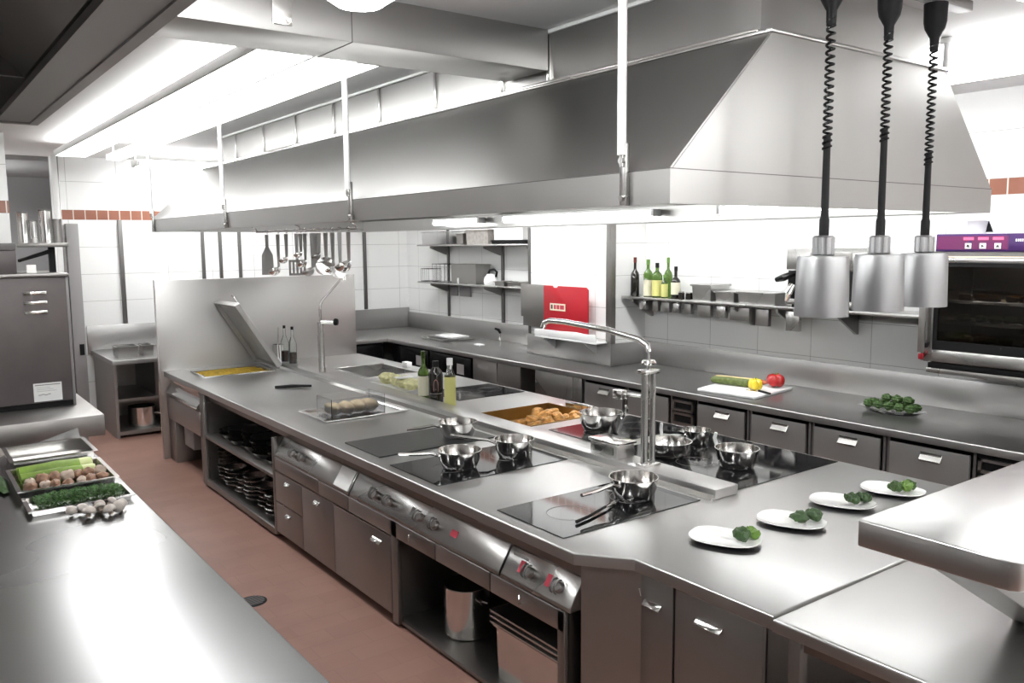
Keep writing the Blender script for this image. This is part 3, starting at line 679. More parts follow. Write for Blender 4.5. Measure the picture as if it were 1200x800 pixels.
def dish():
    t = tag(MB().lathe([(0, 0), (.06, 0), (.095, .03), (.1, .031), (.094, .034), (.06, .004), (0, .004)], (0, 0, 0), 26).build('metal_dish', 'foil'), 'x', 'dish', 'metal dishes on the lower island shelf')
    return t
dp = dish(); first = True
for hx, hy, n, hn in ((2.29, 7.26, 9, 'tall stack on the lower shelf'), (2.27, 7.02, 5, 'low stack beside the tall one'), (2.29, 6.78, 4, 'third stack on the lower shelf'), (2.27, 6.54, 6, 'fourth stack on the lower shelf'), (2.29, 6.3, 5, 'fifth stack on the lower shelf'), (2.27, 6.06, 5, 'stack nearest the drawers')):
    for k in range(n):
        lab = 'grey metal dish, ' + ('topmost' if k == n - 1 else 'lowest' if k == 0 else '%s from the bottom' % ['', 'second', 'third', 'fourth', 'fifth', 'sixth', 'seventh', 'eighth'][k]) + ' in the ' + hn
        loc = (hx + rnd.uniform(-.012, .012), hy + rnd.uniform(-.012, .012), .0705 + k * .0345)
        if first: dp.location = loc; dp['label'] = lab; first = False
        else:
            c = dp.copy(); COL.objects.link(c); c.location = loc; c['label'] = lab; c.rotation_euler = (0, 0, rnd.uniform(0, 3))

# ---- things on the island
def saucepan(label, loc, r, h, ang, rise=.05, hl=.24, hm='bright', up=0.):
    t = thing('saucepan', label, 'saucepan', loc, 'saucepans on the hobs')
    b = r * .78
    MB().lathe([(0, 0), (b * .95, 0), (b, .004), (r * .93, h * .45), (r, h * .97), (r + .004, h), (r - .002, h), (r * .92, h * .45), (b - .004, .007), (0, .006)], loc, 36).build('pan_body', 'pot', t)
    d = Vector((math.cos(ang), math.sin(ang), 0)); c = Vector(loc)
    p = [c + d * (r * .97) + Vector((0, 0, h * .72)), c + d * (r + .04) + Vector((0, 0, h * .78 + .01)), c + d * (r + hl * .6) + Vector((0, 0, h * .8 + rise * .6)), c + d * (r + hl) + Vector((0, 0, h * .8 + rise))]
    if up: p = [c + d * (r * .97) + Vector((0, 0, h * .7)), c + d * (r + .015) + Vector((0, 0, h * .9)), c + d * (r + .03) + Vector((0, 0, h + up * .5)), c + d * (r + .02) + Vector((0, 0, h + up))]
    MB().tube(p, [.008, .009, .011, .009], 8).build('handle', hm, t)
    g = MB(); 
    for k in (-1, 1):
        n = Vector((-d.y, d.x, 0)) * .012 * k; q = c + d * (r * .955) + Vector((0, 0, h * .72)) + n; g.cyl(q, q + d * .008, .005, n=8)
    g.build('rivet', 'bright', t)
    return t
Zh = .8862
saucepan('shiny saucepan alone on the near corner hob', (2.83, 2.84, Zh), .117, .105, R(184), .0, .24)
saucepan('saucepan on the griddle side with long handle toward the bread box', (2.86, 4.45, .8886), .12, .1, R(168), .0, .22)
saucepan('saucepan on the middle hob closest to the steel ledge', (2.84, 3.82, Zh), .115, .11, R(135), .03, .26)
saucepan('saucepan on the middle hob nearest the counter edge', (2.47, 3.83, Zh), .12, .1, R(160), .02, .22)
saucepan('big deep saucepan on the hob beyond the upright faucet', (3.68, 4.0, Zh), .14, .13, R(-50), .1, .1, 'bright', .05)
saucepan('low saucepan with upright handle just behind the ledge on the wide hob', (3.57, 3.3, Zh), .13, .085, R(60), .1, .1, 'plastic', .07)
saucepan('small dark-handled saucepan on the far side of the wide hob', (3.92, 3.4, Zh), .085, .085, R(160), .02, .16, 'black')
saucepan('broad saucepan with bent white handle on the wide hob', (3.68, 2.9, Zh), .118, .105, R(95), .1, .1, 'plastic', .06)
t = thing('utensil', 'black and steel spoon lying on the near corner hob', 'utensil', (2.5, 2.72, Zh))
g = MB(); g.tube([(2.36, 2.72, Zh + .008), (2.45, 2.74, Zh + .009), (2.6, 2.79, Zh + .012)], [.008, .007, .006], 8); g.build('handle', 'black', t)
g = MB(); g.tube([(2.6, 2.79, Zh + .012), (2.68, 2.815, Zh + .01), (2.72, 2.826, Zh + .009)], [.005, .01, .004], 8); g.build('tip', 'bright', t)
# caddy on the ledge
t = thing('steel_box', 'small square steel box with lid on the ledge beside the faucet', 'box', (3.2, 3.42, .93))
MB().box(3.14, 3.27, 3.28, 3.5, .9305, 1.005, .004).build('body', 'steel', t)
MB().box(3.13, 3.28, 3.27, 3.51, 1.0055, 1.022, .004).build('lid', 'bright', t)
MB().box(3.135, 3.1395, 3.31, 3.47, .95, .99).build('window', 'glass', t)
# faucets
t = thing('pillar_faucet', 'tall double-pipe pillar faucet with long swivel spout on the ledge', 'faucet', (3.19, 3.1, .93))
g = MB(); g.cyl((3.165, 3.1, .9305), (3.165, 3.1, 1.43), .02, n=20); g.cyl((3.215, 3.09, .9305), (3.215, 3.09, 1.43), .016, n=20); g.build('pillar', 'steel', t)
MB().box(3.13, 3.25, 3.06, 3.13, .9305, .945, .003).build('foot_plate', 'bright', t); MB().box(3.135, 3.245, 3.065, 3.13, 1.425, 1.45, .006).build('collar', 'bright', t)
g = MB(); g.cyl((3.19, 3.1, 1.45), (3.19, 3.1, 1.5), .012); g.lathe([(0, 0), (.035, 0), (.04, .01), (.035, .022), (0, .022)], (3.19, 3.1, 1.475)); g.cyl((3.19, 3.1, 1.5), (3.19, 3.1, 1.56), .008); g.build('swivel', 'bright', t)
sp = [(3.19, 3.1, 1.54), (3.19, 3.11, 1.575), (3.185, 3.16, 1.6), (3.175, 3.4, 1.635), (3.16, 3.75, 1.655), (3.15, 3.87, 1.655), (3.148, 3.92, 1.64), (3.147, 3.935, 1.61)]
MB().tube(sp, .017, 14).build('spout', 'bright', t)
g = MB(); g.box(3.09, 3.14, 3.2, 3.27, 1.28, 1.33, .006); g.cyl((3.14, 3.235, 1.305), (3.16, 3.12, 1.305), .01); g.build('valve', 'bright', t)
t = thing('pillar_faucet', 'pillar faucet with angled spout in front of the splash panel', 'faucet', (3.19, 7.3, .93))
g = MB(); g.cyl((3.2, 7.3, .9305), (3.2, 7.3, 1.4), .03, n=20); g.cyl((3.2, 7.3, 1.4), (3.2, 7.3, 1.54), .013); g.build('pillar', 'steel', t)
MB().tube([(3.2, 7.3, 1.52), (3.2, 7.29, 1.56), (3.2, 7.25, 1.6), (3.21, 6.82, 1.83), (3.21, 6.8, 1.83), (3.21, 6.79, 1.8)], .013, 12).build('spout', 'bright', t)
g = MB(); g.cyl((3.2, 7.28, 1.4), (3.29, 7.2, 1.4), .022); g.build('tap_body', 'bright', t)
MB().lathe([(0, 0), (.03, 0), (.034, .015), (.028, .035), (0, .035)], n=16, mtx=Matrix.Translation((3.29, 7.2, 1.4)) @ Vector((.75, -.66, 0)).to_track_quat('Z', 'Y').to_matrix().to_4x4()).build('tap_knob', 'black', t)
# jars by the splash panel
t = thing('sauce_jar', 'glass sauce bottle with black stopper beside the splash panel faucet', 'jar', (3.2, 8.2, .93))
MB().lathe([(0, 0), (.04, 0), (.04, .2), (.014, .27), (.012, .34), (.009, .34), (.011, .265), (.036, .2), (.036, .005), (0, .005)], (3.2, 8.2, .9305)).build('bottle', 'glass', t)
MB().lathe([(0, .006), (.035, .006), (.035, .11), (0, .11)], (3.2, 8.2, .9305)).build('contents', 'sauce', t)
MB().cyl((3.2, 8.2, 1.2705), (3.2, 8.2, 1.3), .014).build('stopper', 'black', t)
t2 = dup(t, (3.21, 8.02, .93), .4, 'glass sauce bottle standing nearer along the ledge')
t = thing('steel_bain', 'small steel jar with dark foot left of the sauce bottles', 'jar', (3.2, 8.4, .93))
MB().lathe([(0, 0), (.06, 0), (.055, .15), (.058, .155), (.05, .155), (.052, .006), (0, .006)], (3.21, 8.42, .9305)).build('body', 'bright', t)
MB().cyl((3.21, 8.42, 1.0), (3.23, 8.44, 1.26), .006, n=8).build('spoon', 'bright', t)
# black squeegee on the worktop
t = thing('pan_handle', 'black handle lying on the worktop before the food box', 'tool', (2.75, 6.8, .88))
MB().tube([(2.62, 6.98, .893), (2.75, 6.93, .896), (2.9, 6.85, .893)], [.012, .014, .01], 8).build('grip', 'black', t)
# dish with clear box
t = thing('drop_in_dish', 'shallow white-rimmed dish let in the worktop under the clear box', 'dish', (2.7, 5.6, .88))
g = MB(); gastro(g, 2.37, 3.04, 5.38, 5.86, .884, .894, .03); g.build('rim', 'bright', t)
t = thing('food_box', 'clear plastic box of pale bread pieces on the worktop', 'food box', (2.7, 5.6, .884))
bx0, bx1, by0, by1 = 2.44, 2.86, 5.43, 5.68
g = MB()
for b in ((bx0, bx0 + .004, by0, by1), (bx1 - .004, bx1, by0, by1), (bx0, bx1, by0, by0 + .004), (bx0, bx1, by1 - .004, by1)): g.box(*b, .891, 1.03)
g.box(bx0, bx1, by0, by1, .887, .891); g.build('box_wall', 'clear', t)
for i, (x, y, z, rx) in enumerate(((2.505, 5.55, .943, .05), (2.605, 5.545, .943, .042), (2.7, 5.55, .943, .043), (2.79, 5.555, .943, .04))):
    tag(MB().blob((x, y, z), (rx, .09, .045), 40 + i, .08, 3, (0, 0, .1 * i)).build('bread_piece', 'bread'), 'pale bread piece inside the clear box', 'food', 'bread pieces in the clear box')
# pack of cabbage and three bottles on the ledge
t = thing('vegetable_pack', 'pale green cabbage pack in a white tray behind the three bottles', 'food pack', (3.45, 6.15, .88))
gastro(MB(), 3.32, 3.55, 5.95, 6.6, .885, .92).build('tray', 'plastic', t)
for i in range(8): MB().blob((3.43 + .03 * (i % 2), 6.02 + i * .072, .955), (.07, .05, .045), 60 + i, .18, 3, (0, 0, i)).build('cabbage_piece', 'asp', t)
MB().box(3.36, 3.52, 6.12, 6.22, .995, 1.0).build('paper_band', 'paper', t)
def bottle(label, loc, r, h, glassm, labelm=None, capm=None, lab=(.15, .45), neck=.3, group=None, name='bottle', sq=False, slim=.33):
    t = thing(name, label, 'bottle', loc, group)
    hb = h * (1 - neck)
    pr = [(0, 0), (r * .9, 0), (r, .006), (r, hb * .88), (r * .85, hb * .97), (r * slim * 1.1, hb + h * .06), (r * slim, hb + h * .1), (r * slim, h * .985), (0, h * .985)]
    MB().lathe(pr, loc, 24).build('glass_body', glassm, t)
    if labelm: MB().lathe([(r + .0006, h * lab[0]), (r + .0012, h * lab[0]), (r + .0012, h * lab[1]), (r + .0006, h * lab[1])], loc, 24).build('paper_label', labelm, t)
    if capm: MB().lathe([(r * slim + .001, h * .86), (r * slim + .0022, h * .86), (r * slim + .0022, h), (0, h)], loc, 16).build('cap', capm, t)
    return t
G3 = 'three bottles on the island'
bottle('green wine bottle with cream label beside the cabbage pack', (3.36, 5.72, .8805), .044, .39, 'green_glass', 'cream', 'green_glass', (.1, .5), .36, G3)
b = bottle('squat dark bottle with pink arch print between two lighter bottles', (3.37, 5.55, .8805), .056, .33, 'black_glass', None, 'black', (.1, .5), .22, G3, slim=.4)
g = MB(); cx, cy, cz = 3.37, 5.55, .8805; ang0 = math.atan2(-5.55, -3.37)
def onb(a, z, rr=.0568): return (cx + rr * math.cos(ang0 + a), cy + rr * math.sin(ang0 + a), cz + z)
g.tube([onb(-.3, .1)] + [onb(.3 * -math.cos(q), .15 + .04 * math.sin(q)) for q in [R(x) for x in range(0, 181, 20)]] + [onb(.3, .1)], .0022, 6)
g.build('arch_print', 'pink', b)
MB().tube([onb(a * .1, .08) for a in range(-9, 10)], .0014, 6).build('line_print', 'paper', b)
bottle('clear-capped pale green bottle with torn label, nearest the food well', (3.38, 5.36, .8805), .043, .37, 'glass', 'yellowoil', 'plastic', (.02, .62), .3, G3, slim=.5)

# plates with greens on the near corner
def plate(label, x, y, rz):
    t = thing('plate', label, 'plate', (0, 0, 0), 'serving plates at the near end of the island')
    n = 40; prof = [(0, .002), (.5, .0), (.62, .002), (.9, .014), (1., .022), (.99, .025), (.88, .019), (.6, .008), (0, .007)]
    v = []; f = []
    for rr, z in prof:
        for k in range(n):
            a = 2 * math.pi * k / n; ca, sa = math.cos(a), math.sin(a)
            e = 2.6; sx = math.copysign(abs(ca) ** (2 / e), ca); sy = math.copysign(abs(sa) ** (2 / e), sa)
            v.append((.148 * rr * sx, .108 * rr * sy * (1 - .12 * sx), z * .8 + (.004 * (abs(sx) ** 3) * rr)))
    for i in range(len(prof) - 1):
        for k in range(n): f.append((i * n + k, i * n + (k + 1) % n, (i + 1) * n + (k + 1) % n, (i + 1) * n + k))
    MB().add(v, f).build('dish', 'ceramic', t)
    t.location = (x, y, .8805); t.rotation_euler = (0, 0, rz)
    return t
def leafy(label, x, y, z, specs, group='greens on the plates'):
    t = thing('green_vegetable', label, 'vegetable', (x, y, z), group)
    for i, (dx, dy, dz, rx, ry, rzz, m, seed, rot) in enumerate(specs):
        dx, dy, rx, ry, rzz = dx * 1.25, dy * 1.25, rx * 1.45, ry * 1.45, rzz * 1.4
        g = MB(); rn = random.Random(seed)
        for q in range(9):
            a = q * 2.4; k = (q / 9) ** .5
            g.blob((x + dx + rx * .6 * k * math.cos(a), y + dy + ry * .6 * k * math.sin(a), z + dz + rzz * .35 * (1 - k) + .004), (rx * .5, ry * .5, rzz * .6), seed * 10 + q, .16, 2, (rn.uniform(-.6, .6), rn.uniform(-.6, .6), rot + rn.uniform(0, 3)), 3.)
        g.build('leaf_bundle', m, t)
    return t
pa = R(-72)
plate('white oval plate nearest the counter edge, greens with a lighter stalk', 2.71, 2.185, pa)
plate('white oval plate second from the counter edge', 3.115, 2.15, pa)
plate('white oval plate third from the counter edge, partly behind the pass shelf', 3.53, 2.165, pa)
plate('white oval plate farthest from the counter edge', 3.9, 2.125, pa)
leafy('dark green bundle with lighter stalk on the nearest plate', 2.755, 2.125, .892, [(-.012, .0, .024, .034, .028, .026, 'spinach', 1, .4), (.03, -.008, .022, .014, .034, .021, 'lightgreen', 2, .2)])
leafy('two dark spinach bundles on the second plate', 3.15, 2.1, .892, [(-.02, .012, .022, .036, .026, .023, 'spinach', 3, .4), (.028, -.01, .025, .03, .027, .026, 'spinach', 4, 1.)])
leafy('two dark spinach leaves standing on the third plate', 3.575, 2.115, .892, [(-.03, .005, .023, .02, .03, .024, 'spinach', 5, .3), (.025, -.008, .02, .034, .022, .021, 'spinach', 6, -.3)])
leafy('bright green broccoli heap on the farthest plate', 3.92, 2.085, .892, [(-.03, .012, .022, .03, .026, .023, 'broc', 7, 0), (.0, -.012, .024, .028, .024, .024, 'lightgreen', 8, 0), (.034, -.006, .021, .026, .026, .022, 'broc', 9, 0)])

# pass shelf
t = thing('pass_shelf', 'raised steel pass shelf with rounded corner above the near worktop', 'shelf', (3.2, 1.1, .88))
pts = [(2.25, 1.328), (4.3, 1.328), (4.3, .88), (2.36, .88)] + [(2.36 - .06 * math.sin(R(a)) - .05, .93 - .05 * math.cos(R(a))) for a in (0, 30, 60, 90)]
pts = [(2.25, 1.328), (4.3, 1.328), (4.3, .87)] + [(2.31 - .06 * math.sin(R(a)), .93 - .06 * math.cos(R(a))) for a in (0, 22, 45, 67, 90)]
MB().prism(pts, 'z', 1.218, 1.3, .006, 3).build('shelf_board', 'worktop', t)
MB().prism([(2.28, 1.2175), (3.9, 1.2175), (3.55, .8775), (2.88, .8775)], 'y', .98, 1.14, .002, 1).build('pedestal', 'door', t)

# heat lamps
t = thing('lamp_track', 'dark ceiling track carrying the three heat lamps', 'track', (3.05, 1.75, CZ))
MB().box(2.45, 3.6, 1.72, 1.78, 3.03, 3.07, .004).build('track_bar', 'bracket', t)
for x in (2.6, 3.45): MB().cyl((x, 1.75, 3.07), (x, 1.75, CZ - .001), .012).build('stem', 'bracket', t)
def heat_lamp(label, x, coil):
    y = 1.75; t = thing('heat_lamp', label, 'heat lamp', (x, y, 1.85), 'heat lamps over the pass')
    pr = [(.094, 0), (.094, .012), (.089, .2), (.085, .212), (.03, .215), (.03, .212), (.083, .207), (.086, .2), (.091, .012), (.091, 0)]
    MB().lathe(pr + [pr[0]], (x, y, 1.85), 32, flute=.03).build('lamp_shade', 'lampshade', t)
    MB().lathe([(.034, 0), (.038, .004), (.038, .062), (.03, .068), (0, .068), (0, .06), (.028, .06), (.03, 0), (.034, 0)], (x, y, 2.0655), 28, flute=.09).build('collar', 'lampshade', t)
    MB().lathe([(0, 0), (.03, .008), (.045, .04), (.04, .08), (.018, .12), (.016, .16), (0, .16)], (x, y, 1.88), 20).build('bulb', 'red', t)
    MB().tube([(x, y, 2.134), (x, y, 2.19), (x + .001, y, 2.2), (x, y, coil)], [.017, .017, .0135, .012], 12).build('cord_sleeve', 'black', t)
    pts = []; turns = int((2.9 - coil) / .021)
    for k in range(turns * 10 + 1):
        a = 2 * math.pi * k / 10; q = k / (turns * 10)
        pts.append((x + .0135 * math.cos(a), y + .0135 * math.sin(a), coil - .05 + (2.88 - coil + .05) * (q ** 1.12)))
    MB().tube(pts, .0048, 6).build('coiled_cord', 'blackgloss', t)
    MB().lathe([(0, 0), (.016, 0), (.018, .05), (.037, .085), (.042, .11), (.044, .18), (0, .18)], (x, y, 2.849)).build('ceiling_mount', 'black', t)
heat_lamp('ribbed silver heat lamp on black coil cord, closest to the bottle shelf', 2.67, 2.48)
heat_lamp('middle ribbed silver heat lamp of the hanging row', 3.035, 2.53)
heat_lamp('ribbed silver heat lamp hanging in front of the glass-doored oven', 3.365, 2.46)

# ------------------------------------------------------------------ back counter
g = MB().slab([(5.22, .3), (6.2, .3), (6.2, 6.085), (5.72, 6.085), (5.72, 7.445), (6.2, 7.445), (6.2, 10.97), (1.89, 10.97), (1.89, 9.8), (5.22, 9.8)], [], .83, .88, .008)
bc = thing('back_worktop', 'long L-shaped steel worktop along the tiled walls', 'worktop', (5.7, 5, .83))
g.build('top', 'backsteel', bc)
def splash(*b): MB().box(*b, .004).build('splashback', 'backsteel', bc)
splash(6.2, 6.226, .3, 6.085, .83, 1.105); splash(5.7245, 5.746, 6.085, 7.445, .8805, 1.105); splash(5.75, 6.226, 6.086, 6.106, .8805, 1.105); splash(5.75, 6.226, 7.424, 7.444, .8805, 1.105)
splash(6.2, 6.226, 7.446, 10.97, .83, 1.105); splash(1.86, 6.226, 10.972, 10.996, .83, 1.17)
# near run: drawer units facing the island
BX = 5.265
def back_unit(label, y0, y1, fridge=True):
    t = thing('drawer_unit', label, 'drawer unit', (5.6, (y0 + y1) / 2, 0), 'drawer units under the back counter')
    carcass(MB(), BX + .025, 6.1, y0 + .001, y1 - .001, .08, .826).build('carcass', 'greypaint', t)
    hy = (y0 + y1) / 2 - .02
    for z0, z1 in ((.46, .795), (.1, .455)):
        o = MB().box(BX, BX + .022, y0 + .03, y1 - .03, z0 + .003, z1 - .003, .004).build('drawer', 'drawer', t)
        g = MB(); g.prism([(BX - .0005, z1 - .03), (BX - .003, z1 - .03), (BX - .004, z1 - .05), (BX - .026, z1 - .078), (BX - .026, z1 - .085), (BX - .0005, z1 - .085)], 'y', hy - .07, hy + .07, .001, 1)
        g.build('handle', 'bright', o)
    MB().box(BX + .05, 6.0, y0 + .02, y1 - .02, 0, .079).build('plinth', 'black', t)
def vent_unit(label, y0, y1):
    t = thing('refrigeration_grille', label, 'cooling unit', (5.6, (y0 + y1) / 2, 0))
    MB().box(BX + .02, 6.1, y0, y1, .08, .826).build('carcass', 'black', t)
    for z0, z1 in ((.7, .79), (.5, .685), (.3, .485)):
        f = MB()
        for b in ((y0 + .01, y0 + .03, z0, z1), (y1 - .03, y1 - .01, z0, z1), (y0 + .01, y1 - .01, z0, z0 + .018), (y0 + .01, y1 - .01, z1 - .018, z1)): f.box(BX, BX + .019, *b)
        if z1 < .7: f.box(BX, BX + .019, y0 + .03, y1 - .03, (z0 + z1) / 2 - .012, (z0 + z1) / 2 + .012)
        f.build('grille_frame', 'steel', t)
    MB().box(BX + .05, 6.0, y0 + .02, y1 - .02, 0, .079).build('plinth', 'black', t)
back_unit('drawer unit beside the light steel panel, farthest of the drawer row', 5.41, 5.985)
back_unit('drawer unit behind the tall pillar faucet', 4.855, 5.4)
vent_unit('black cooling grille between drawer units under the chopping board', 4.595, 4.845)
back_unit('drawer unit under the white chopping board', 4.06, 4.585)
back_unit('drawer unit under the counter just past the chopping board', 3.515, 4.05)
back_unit('drawer unit between chopping board and broccoli tray', 2.945, 3.505)
back_unit('drawer unit below the broccoli tray', 2.36, 2.935)
vent_unit('cooling grille under the oven end of the back counter', 1.95, 2.35)
t = thing('counter_cabinet', 'plain light steel panelled cabinet under the pier', 'cabinet', (5.6, 6.4, 0))
MB().box(BX + .022, 5.7, 5.995, 6.72, .08, .826).build('carcass', 'bracket', t); MB().box(BX + .05, 5.68, 6.0, 6.71, 0, .0795).build('plinth', 'black', t)
MB().box(BX, BX + .02, 6.13, 6.715, .09, .82, .003).build('door', 'steel', t); MB().box(BX, BX + .02, 5.995, 6.125, .09, .82, .003).build('side_panel', 'steel', t)
t = thing('counter_cabinet', 'brown-grey cabinet with two flat doors beside the dark gap', 'cabinet', (5.6, 7.4, 0))
MB().box(BX + .022, 5.7, 6.98, 7.86, .08, .826).build('carcass', 'bracket', t); MB().box(BX + .05, 5.68, 7.0, 7.85, 0, .0795).build('plinth', 'black', t)
MB().box(BX, BX + .02, 7.4, 7.855, .09, .82, .003).build('door', 'door', t); MB().box(BX + .01, BX + .02, 6.985, 7.39, .09, .82, .003).build('door', 'bracket', t)
MB().box(BX - .001, BX - .0003, 7.55, 7.75, .72, .76).build('notice', 'midgrey', t)
for i, (a, b, lb) in enumerate(((7.9, 8.82, 'black under-counter cooler below the knife tray'), (8.84, 9.76, 'black under-counter cooler in the inner corner of the counter'))):
    t = thing('bottle_cooler', lb, 'cooler', (5.6, (a + b) / 2, 0))
    MB().box(BX + .03, 6.15, a, b, .0, .826).build('casing', 'black', t)
    MB().box(BX + .005, BX + .029, a + .01, b - .01, .1, .8, .004).build('glass_door', 'blackgloss', t)
    MB().box(BX - .008, BX + .004, (a + b) / 2 - .05, (a + b) / 2 + .05, .72, .74).build('handle', 'bright', t)
    MB().box(BX + .003, BX + .0045, a + .15, a + .3, .6, .72).build('sticker', 'midgrey', t)
t = thing('bottle_cooler', 'black cooler under the end wall counter behind the splash panel', 'cooler', (4.6, 10.3, 0))
MB().box(4.0, 5.2, 9.87, 10.9, .0, .826).build('casing', 'black', t); MB().box(4.02, 5.18, 9.845, 9.869, .1, .8, .004).build('glass_door', 'blackgloss', t)
MB().box(4.5, 4.6, 9.835, 9.844, .72, .74).build('handle', 'bright', t)
# open cabinet at the far end
t = thing('open_cabinet', 'small open steel cabinet against the end wall beside the opening', 'cabinet', (2.4, 10.4, 0))
g = MB(); g.box(1.91, 1.94, 9.88, 10.95, .0, .829); g.box(2.9, 2.93, 9.88, 10.95, .0, .829); g.box(1.94, 2.9, 10.9, 10.93, .0, .829, 0); g.box(1.94, 2.9, 9.9, 10.9, .03, .07); g.build('carcass', 'door', t)
MB().box(1.941, 2.899, 9.92, 10.89, .40, .43).build('shelf', 'door', t)
MB().box(2.35, 2.38, 9.95, 10.89, .431, .829).build('divider', 'darksteel', t)
t = thing('stock_pot', 'squat steel pot on the floor shelf of the small open cabinet', 'pot', (2.24, 10.15, .07))
MB().lathe([(0, 0), (.14, 0), (.15, .012), (.15, .22), (.155, .225), (.145, .225), (.143, .02), (0, .015)], (2.24, 10.16, .0705), 36).build('body', 'pot', t)
MB().tube([(2.38, 10.1, .2), (2.43, 10.06, .2), (2.42, 10.14, .2), (2.385, 10.16, .2)], .006, 8).build('handle', 'bright', t)
t = thing('food_container', 'small steel container on the end wall counter', 'container', (2.1, 10.2, .88))
gastro(MB(), 1.98, 2.22, 10.0, 10.3, .8845, 1.0).build('body', 'steel', t)
t = thing('food_container', 'narrow steel container beside the other on the end wall counter', 'container', (2.32, 10.2, .88))
gastro(MB(), 2.24, 2.38, 10.0, 10.3, .8845, 1.0).build('body', 'steel', t)

# wall uprights
def upright(label, x0, x1, y0, y1, z0, z1): tag(MB().box(x0, x1, y0, y1, z0, z1, .003).build('wall_upright', 'track'), label, 'shelf upright', 'dark shelf uprights')
upright('dark upright strip on the end wall above the small open cabinet', 2.27, 2.32, 10.975, 10.9985, 1.175, 2.42)
for x, lb in ((3.24, 'first'), (3.46, 'second'), (3.71, 'third')): upright('dark upright on the end wall seen above the splash panel, %s from the opening' % lb, x, x + .04, 10.975, 10.9985, 1.175, 3.0)
upright('dark upright on the end wall close to the room corner', 5.5, 5.55, 10.975, 10.9985, 1.175, 3.0)
upright('dark upright carrying the two short shelves, farther one', 6.205, 6.2285, 9.83, 9.87, 1.11, 2.3)
upright('dark upright carrying the two short shelves, nearer one', 6.205, 6.2285, 8.55, 8.6, 1.11, 2.3)

# long shelf with bottles
def bracket(mb, y, z, x0=5.93): return mb.prism([(x0, z - .002), (6.225, z - .002), (6.225, z - .19), (6.2, z - .19), (x0, z - .03)], 'y', y - .012, y + .012)
t = thing('wall_shelf', 'long steel wall shelf carrying bottles and food containers', 'shelf', (6.05, 5.3, 1.56))
MB().box(5.87, 6.226, 4.575, 6.09, 1.555, 1.58, .004).build('board', 'steel', t)
for y in (6.0, 4.75): bracket(MB(), y, 1.554).build('bracket', 'bracket', t)
t = thing('wall_shelf', 'second steel wall shelf from bottles to oven', 'shelf', (6.05, 3.6, 1.56))
MB().box(5.87, 6.226, 2.95, 4.57, 1.555, 1.58, .004).build('board', 'steel', t)
for y in (4.3, 3.08, 3.75): bracket(MB(), y, 1.554).build('bracket', 'bracket', t)
hp = None
for i, (y0, y1, z) in enumerate(((5.86, 5.95, 1.45), (5.7, 5.77, 1.44), (5.55, 5.65, 1.44), (5.43, 5.5, 1.44), (5.28, 5.36, 1.44), (5.05, 5.2, 1.43), (4.88, 4.98, 1.43), (4.62, 4.83, 1.42), (4.42, 4.55, 1.39), (4.12, 4.25, 1.37))):
    lab = 'grey metal scoop plate hanging under the bottle shelf, %s from the pier' % ['first', 'second', 'third', 'fourth', 'fifth', 'sixth', 'seventh', 'eighth', 'ninth', 'last'][i]
    h = thing('hanging_scoop', lab, 'scoop', (6.0, (y0 + y1) / 2, z), 'scoops under the bottle shelf')
    MB().box(5.98, 6.02, y0, y1, z, 1.535, .004).build('scoop_plate', 'bracket' if i % 3 else 'steel', h)
    MB().tube([(6.0, (y0 + y1) / 2, 1.535), (6.0, (y0 + y1) / 2, 1.5545)], .006, 6).build('hook', 'bright', h)
GB = 'bottles on the wall shelf'; Z = 1.5805
b = bottle('dark wine bottle with red capsule nearest the pier', (5.97, 6.0, Z), .042, .38, 'black_glass', None, 'capsule', neck=.38, group=GB)
bottle('green oil bottle with herbs second from the pier', (5.99, 5.84, Z), .045, .36, 'green_glass', 'cream', 'stemgreen', (.02, .45), .32, GB)
bottle('oil bottle with black edged label in the middle of the shelf bottles', (5.97, 5.7, Z), .05, .33, 'green_glass', 'yellowoil', 'black', (.04, .5), .3, GB)
bottle('pale green bottle tucked behind the black edged one', (6.08, 5.66, Z), .04, .38, 'green_glass', None, 'stemgreen', neck=.36, group=GB)
bottle('small yellow oil bottle in front of the brown bottle', (5.95, 5.585, Z), .032, .22, 'green_glass', 'yellowoil', 'stemgreen', (.05, .6), .3, GB)
bottle('brown green bottle with pale label nearest the steel containers', (5.98, 5.47, Z), .044, .3, 'black_glass', 'cream', 'black', (.12, .5), .4, GB)
for i, (x, y, r, h) in enumerate(((5.95, 5.37, .03, .07), (5.96, 5.28, .035, .065))):
    t = thing('small_jar', ['small dark glass jar next to the brown bottle', 'second small glass jar next to the steel container'][i], 'jar', (x, y, Z))
    MB().lathe([(0, 0), (r, 0), (r, h * .8), (r * .85, h * .85), (0, h * .85)], (x, y, Z)).build('glass', 'black_glass', t); MB().cyl((x, y, Z + h * .86), (x, y, Z + h), r * .9).build('lid', 'bright', t)
def gn(label, x0, x1, y0, y1, z0, z1, lid=True):
    t = thing('food_container', label, 'container', ((x0 + x1) / 2, (y0 + y1) / 2, z0), 'steel containers on the wall shelf')
    gastro(MB(), x0, x1, y0, y1, z0 + .003, z1).build('body', 'steel', t)
    if lid: MB().box(x0 - .003, x1 + .003, y0 - .003, y1 + .003, z1 + .0005, z1 + .012, .003).build('lid', 'steel', t)
gn('tall lidded steel container nearest the shelf bottles', 5.9, 6.18, 4.98, 5.22, Z, 1.715)
gn('lower steel container in the middle of the shelf row', 5.9, 6.18, 4.72, 4.95, Z, 1.665)
gn('wide flat steel container nearest the silver appliance', 5.9, 6.18, 4.3, 4.7, Z, 1.67)
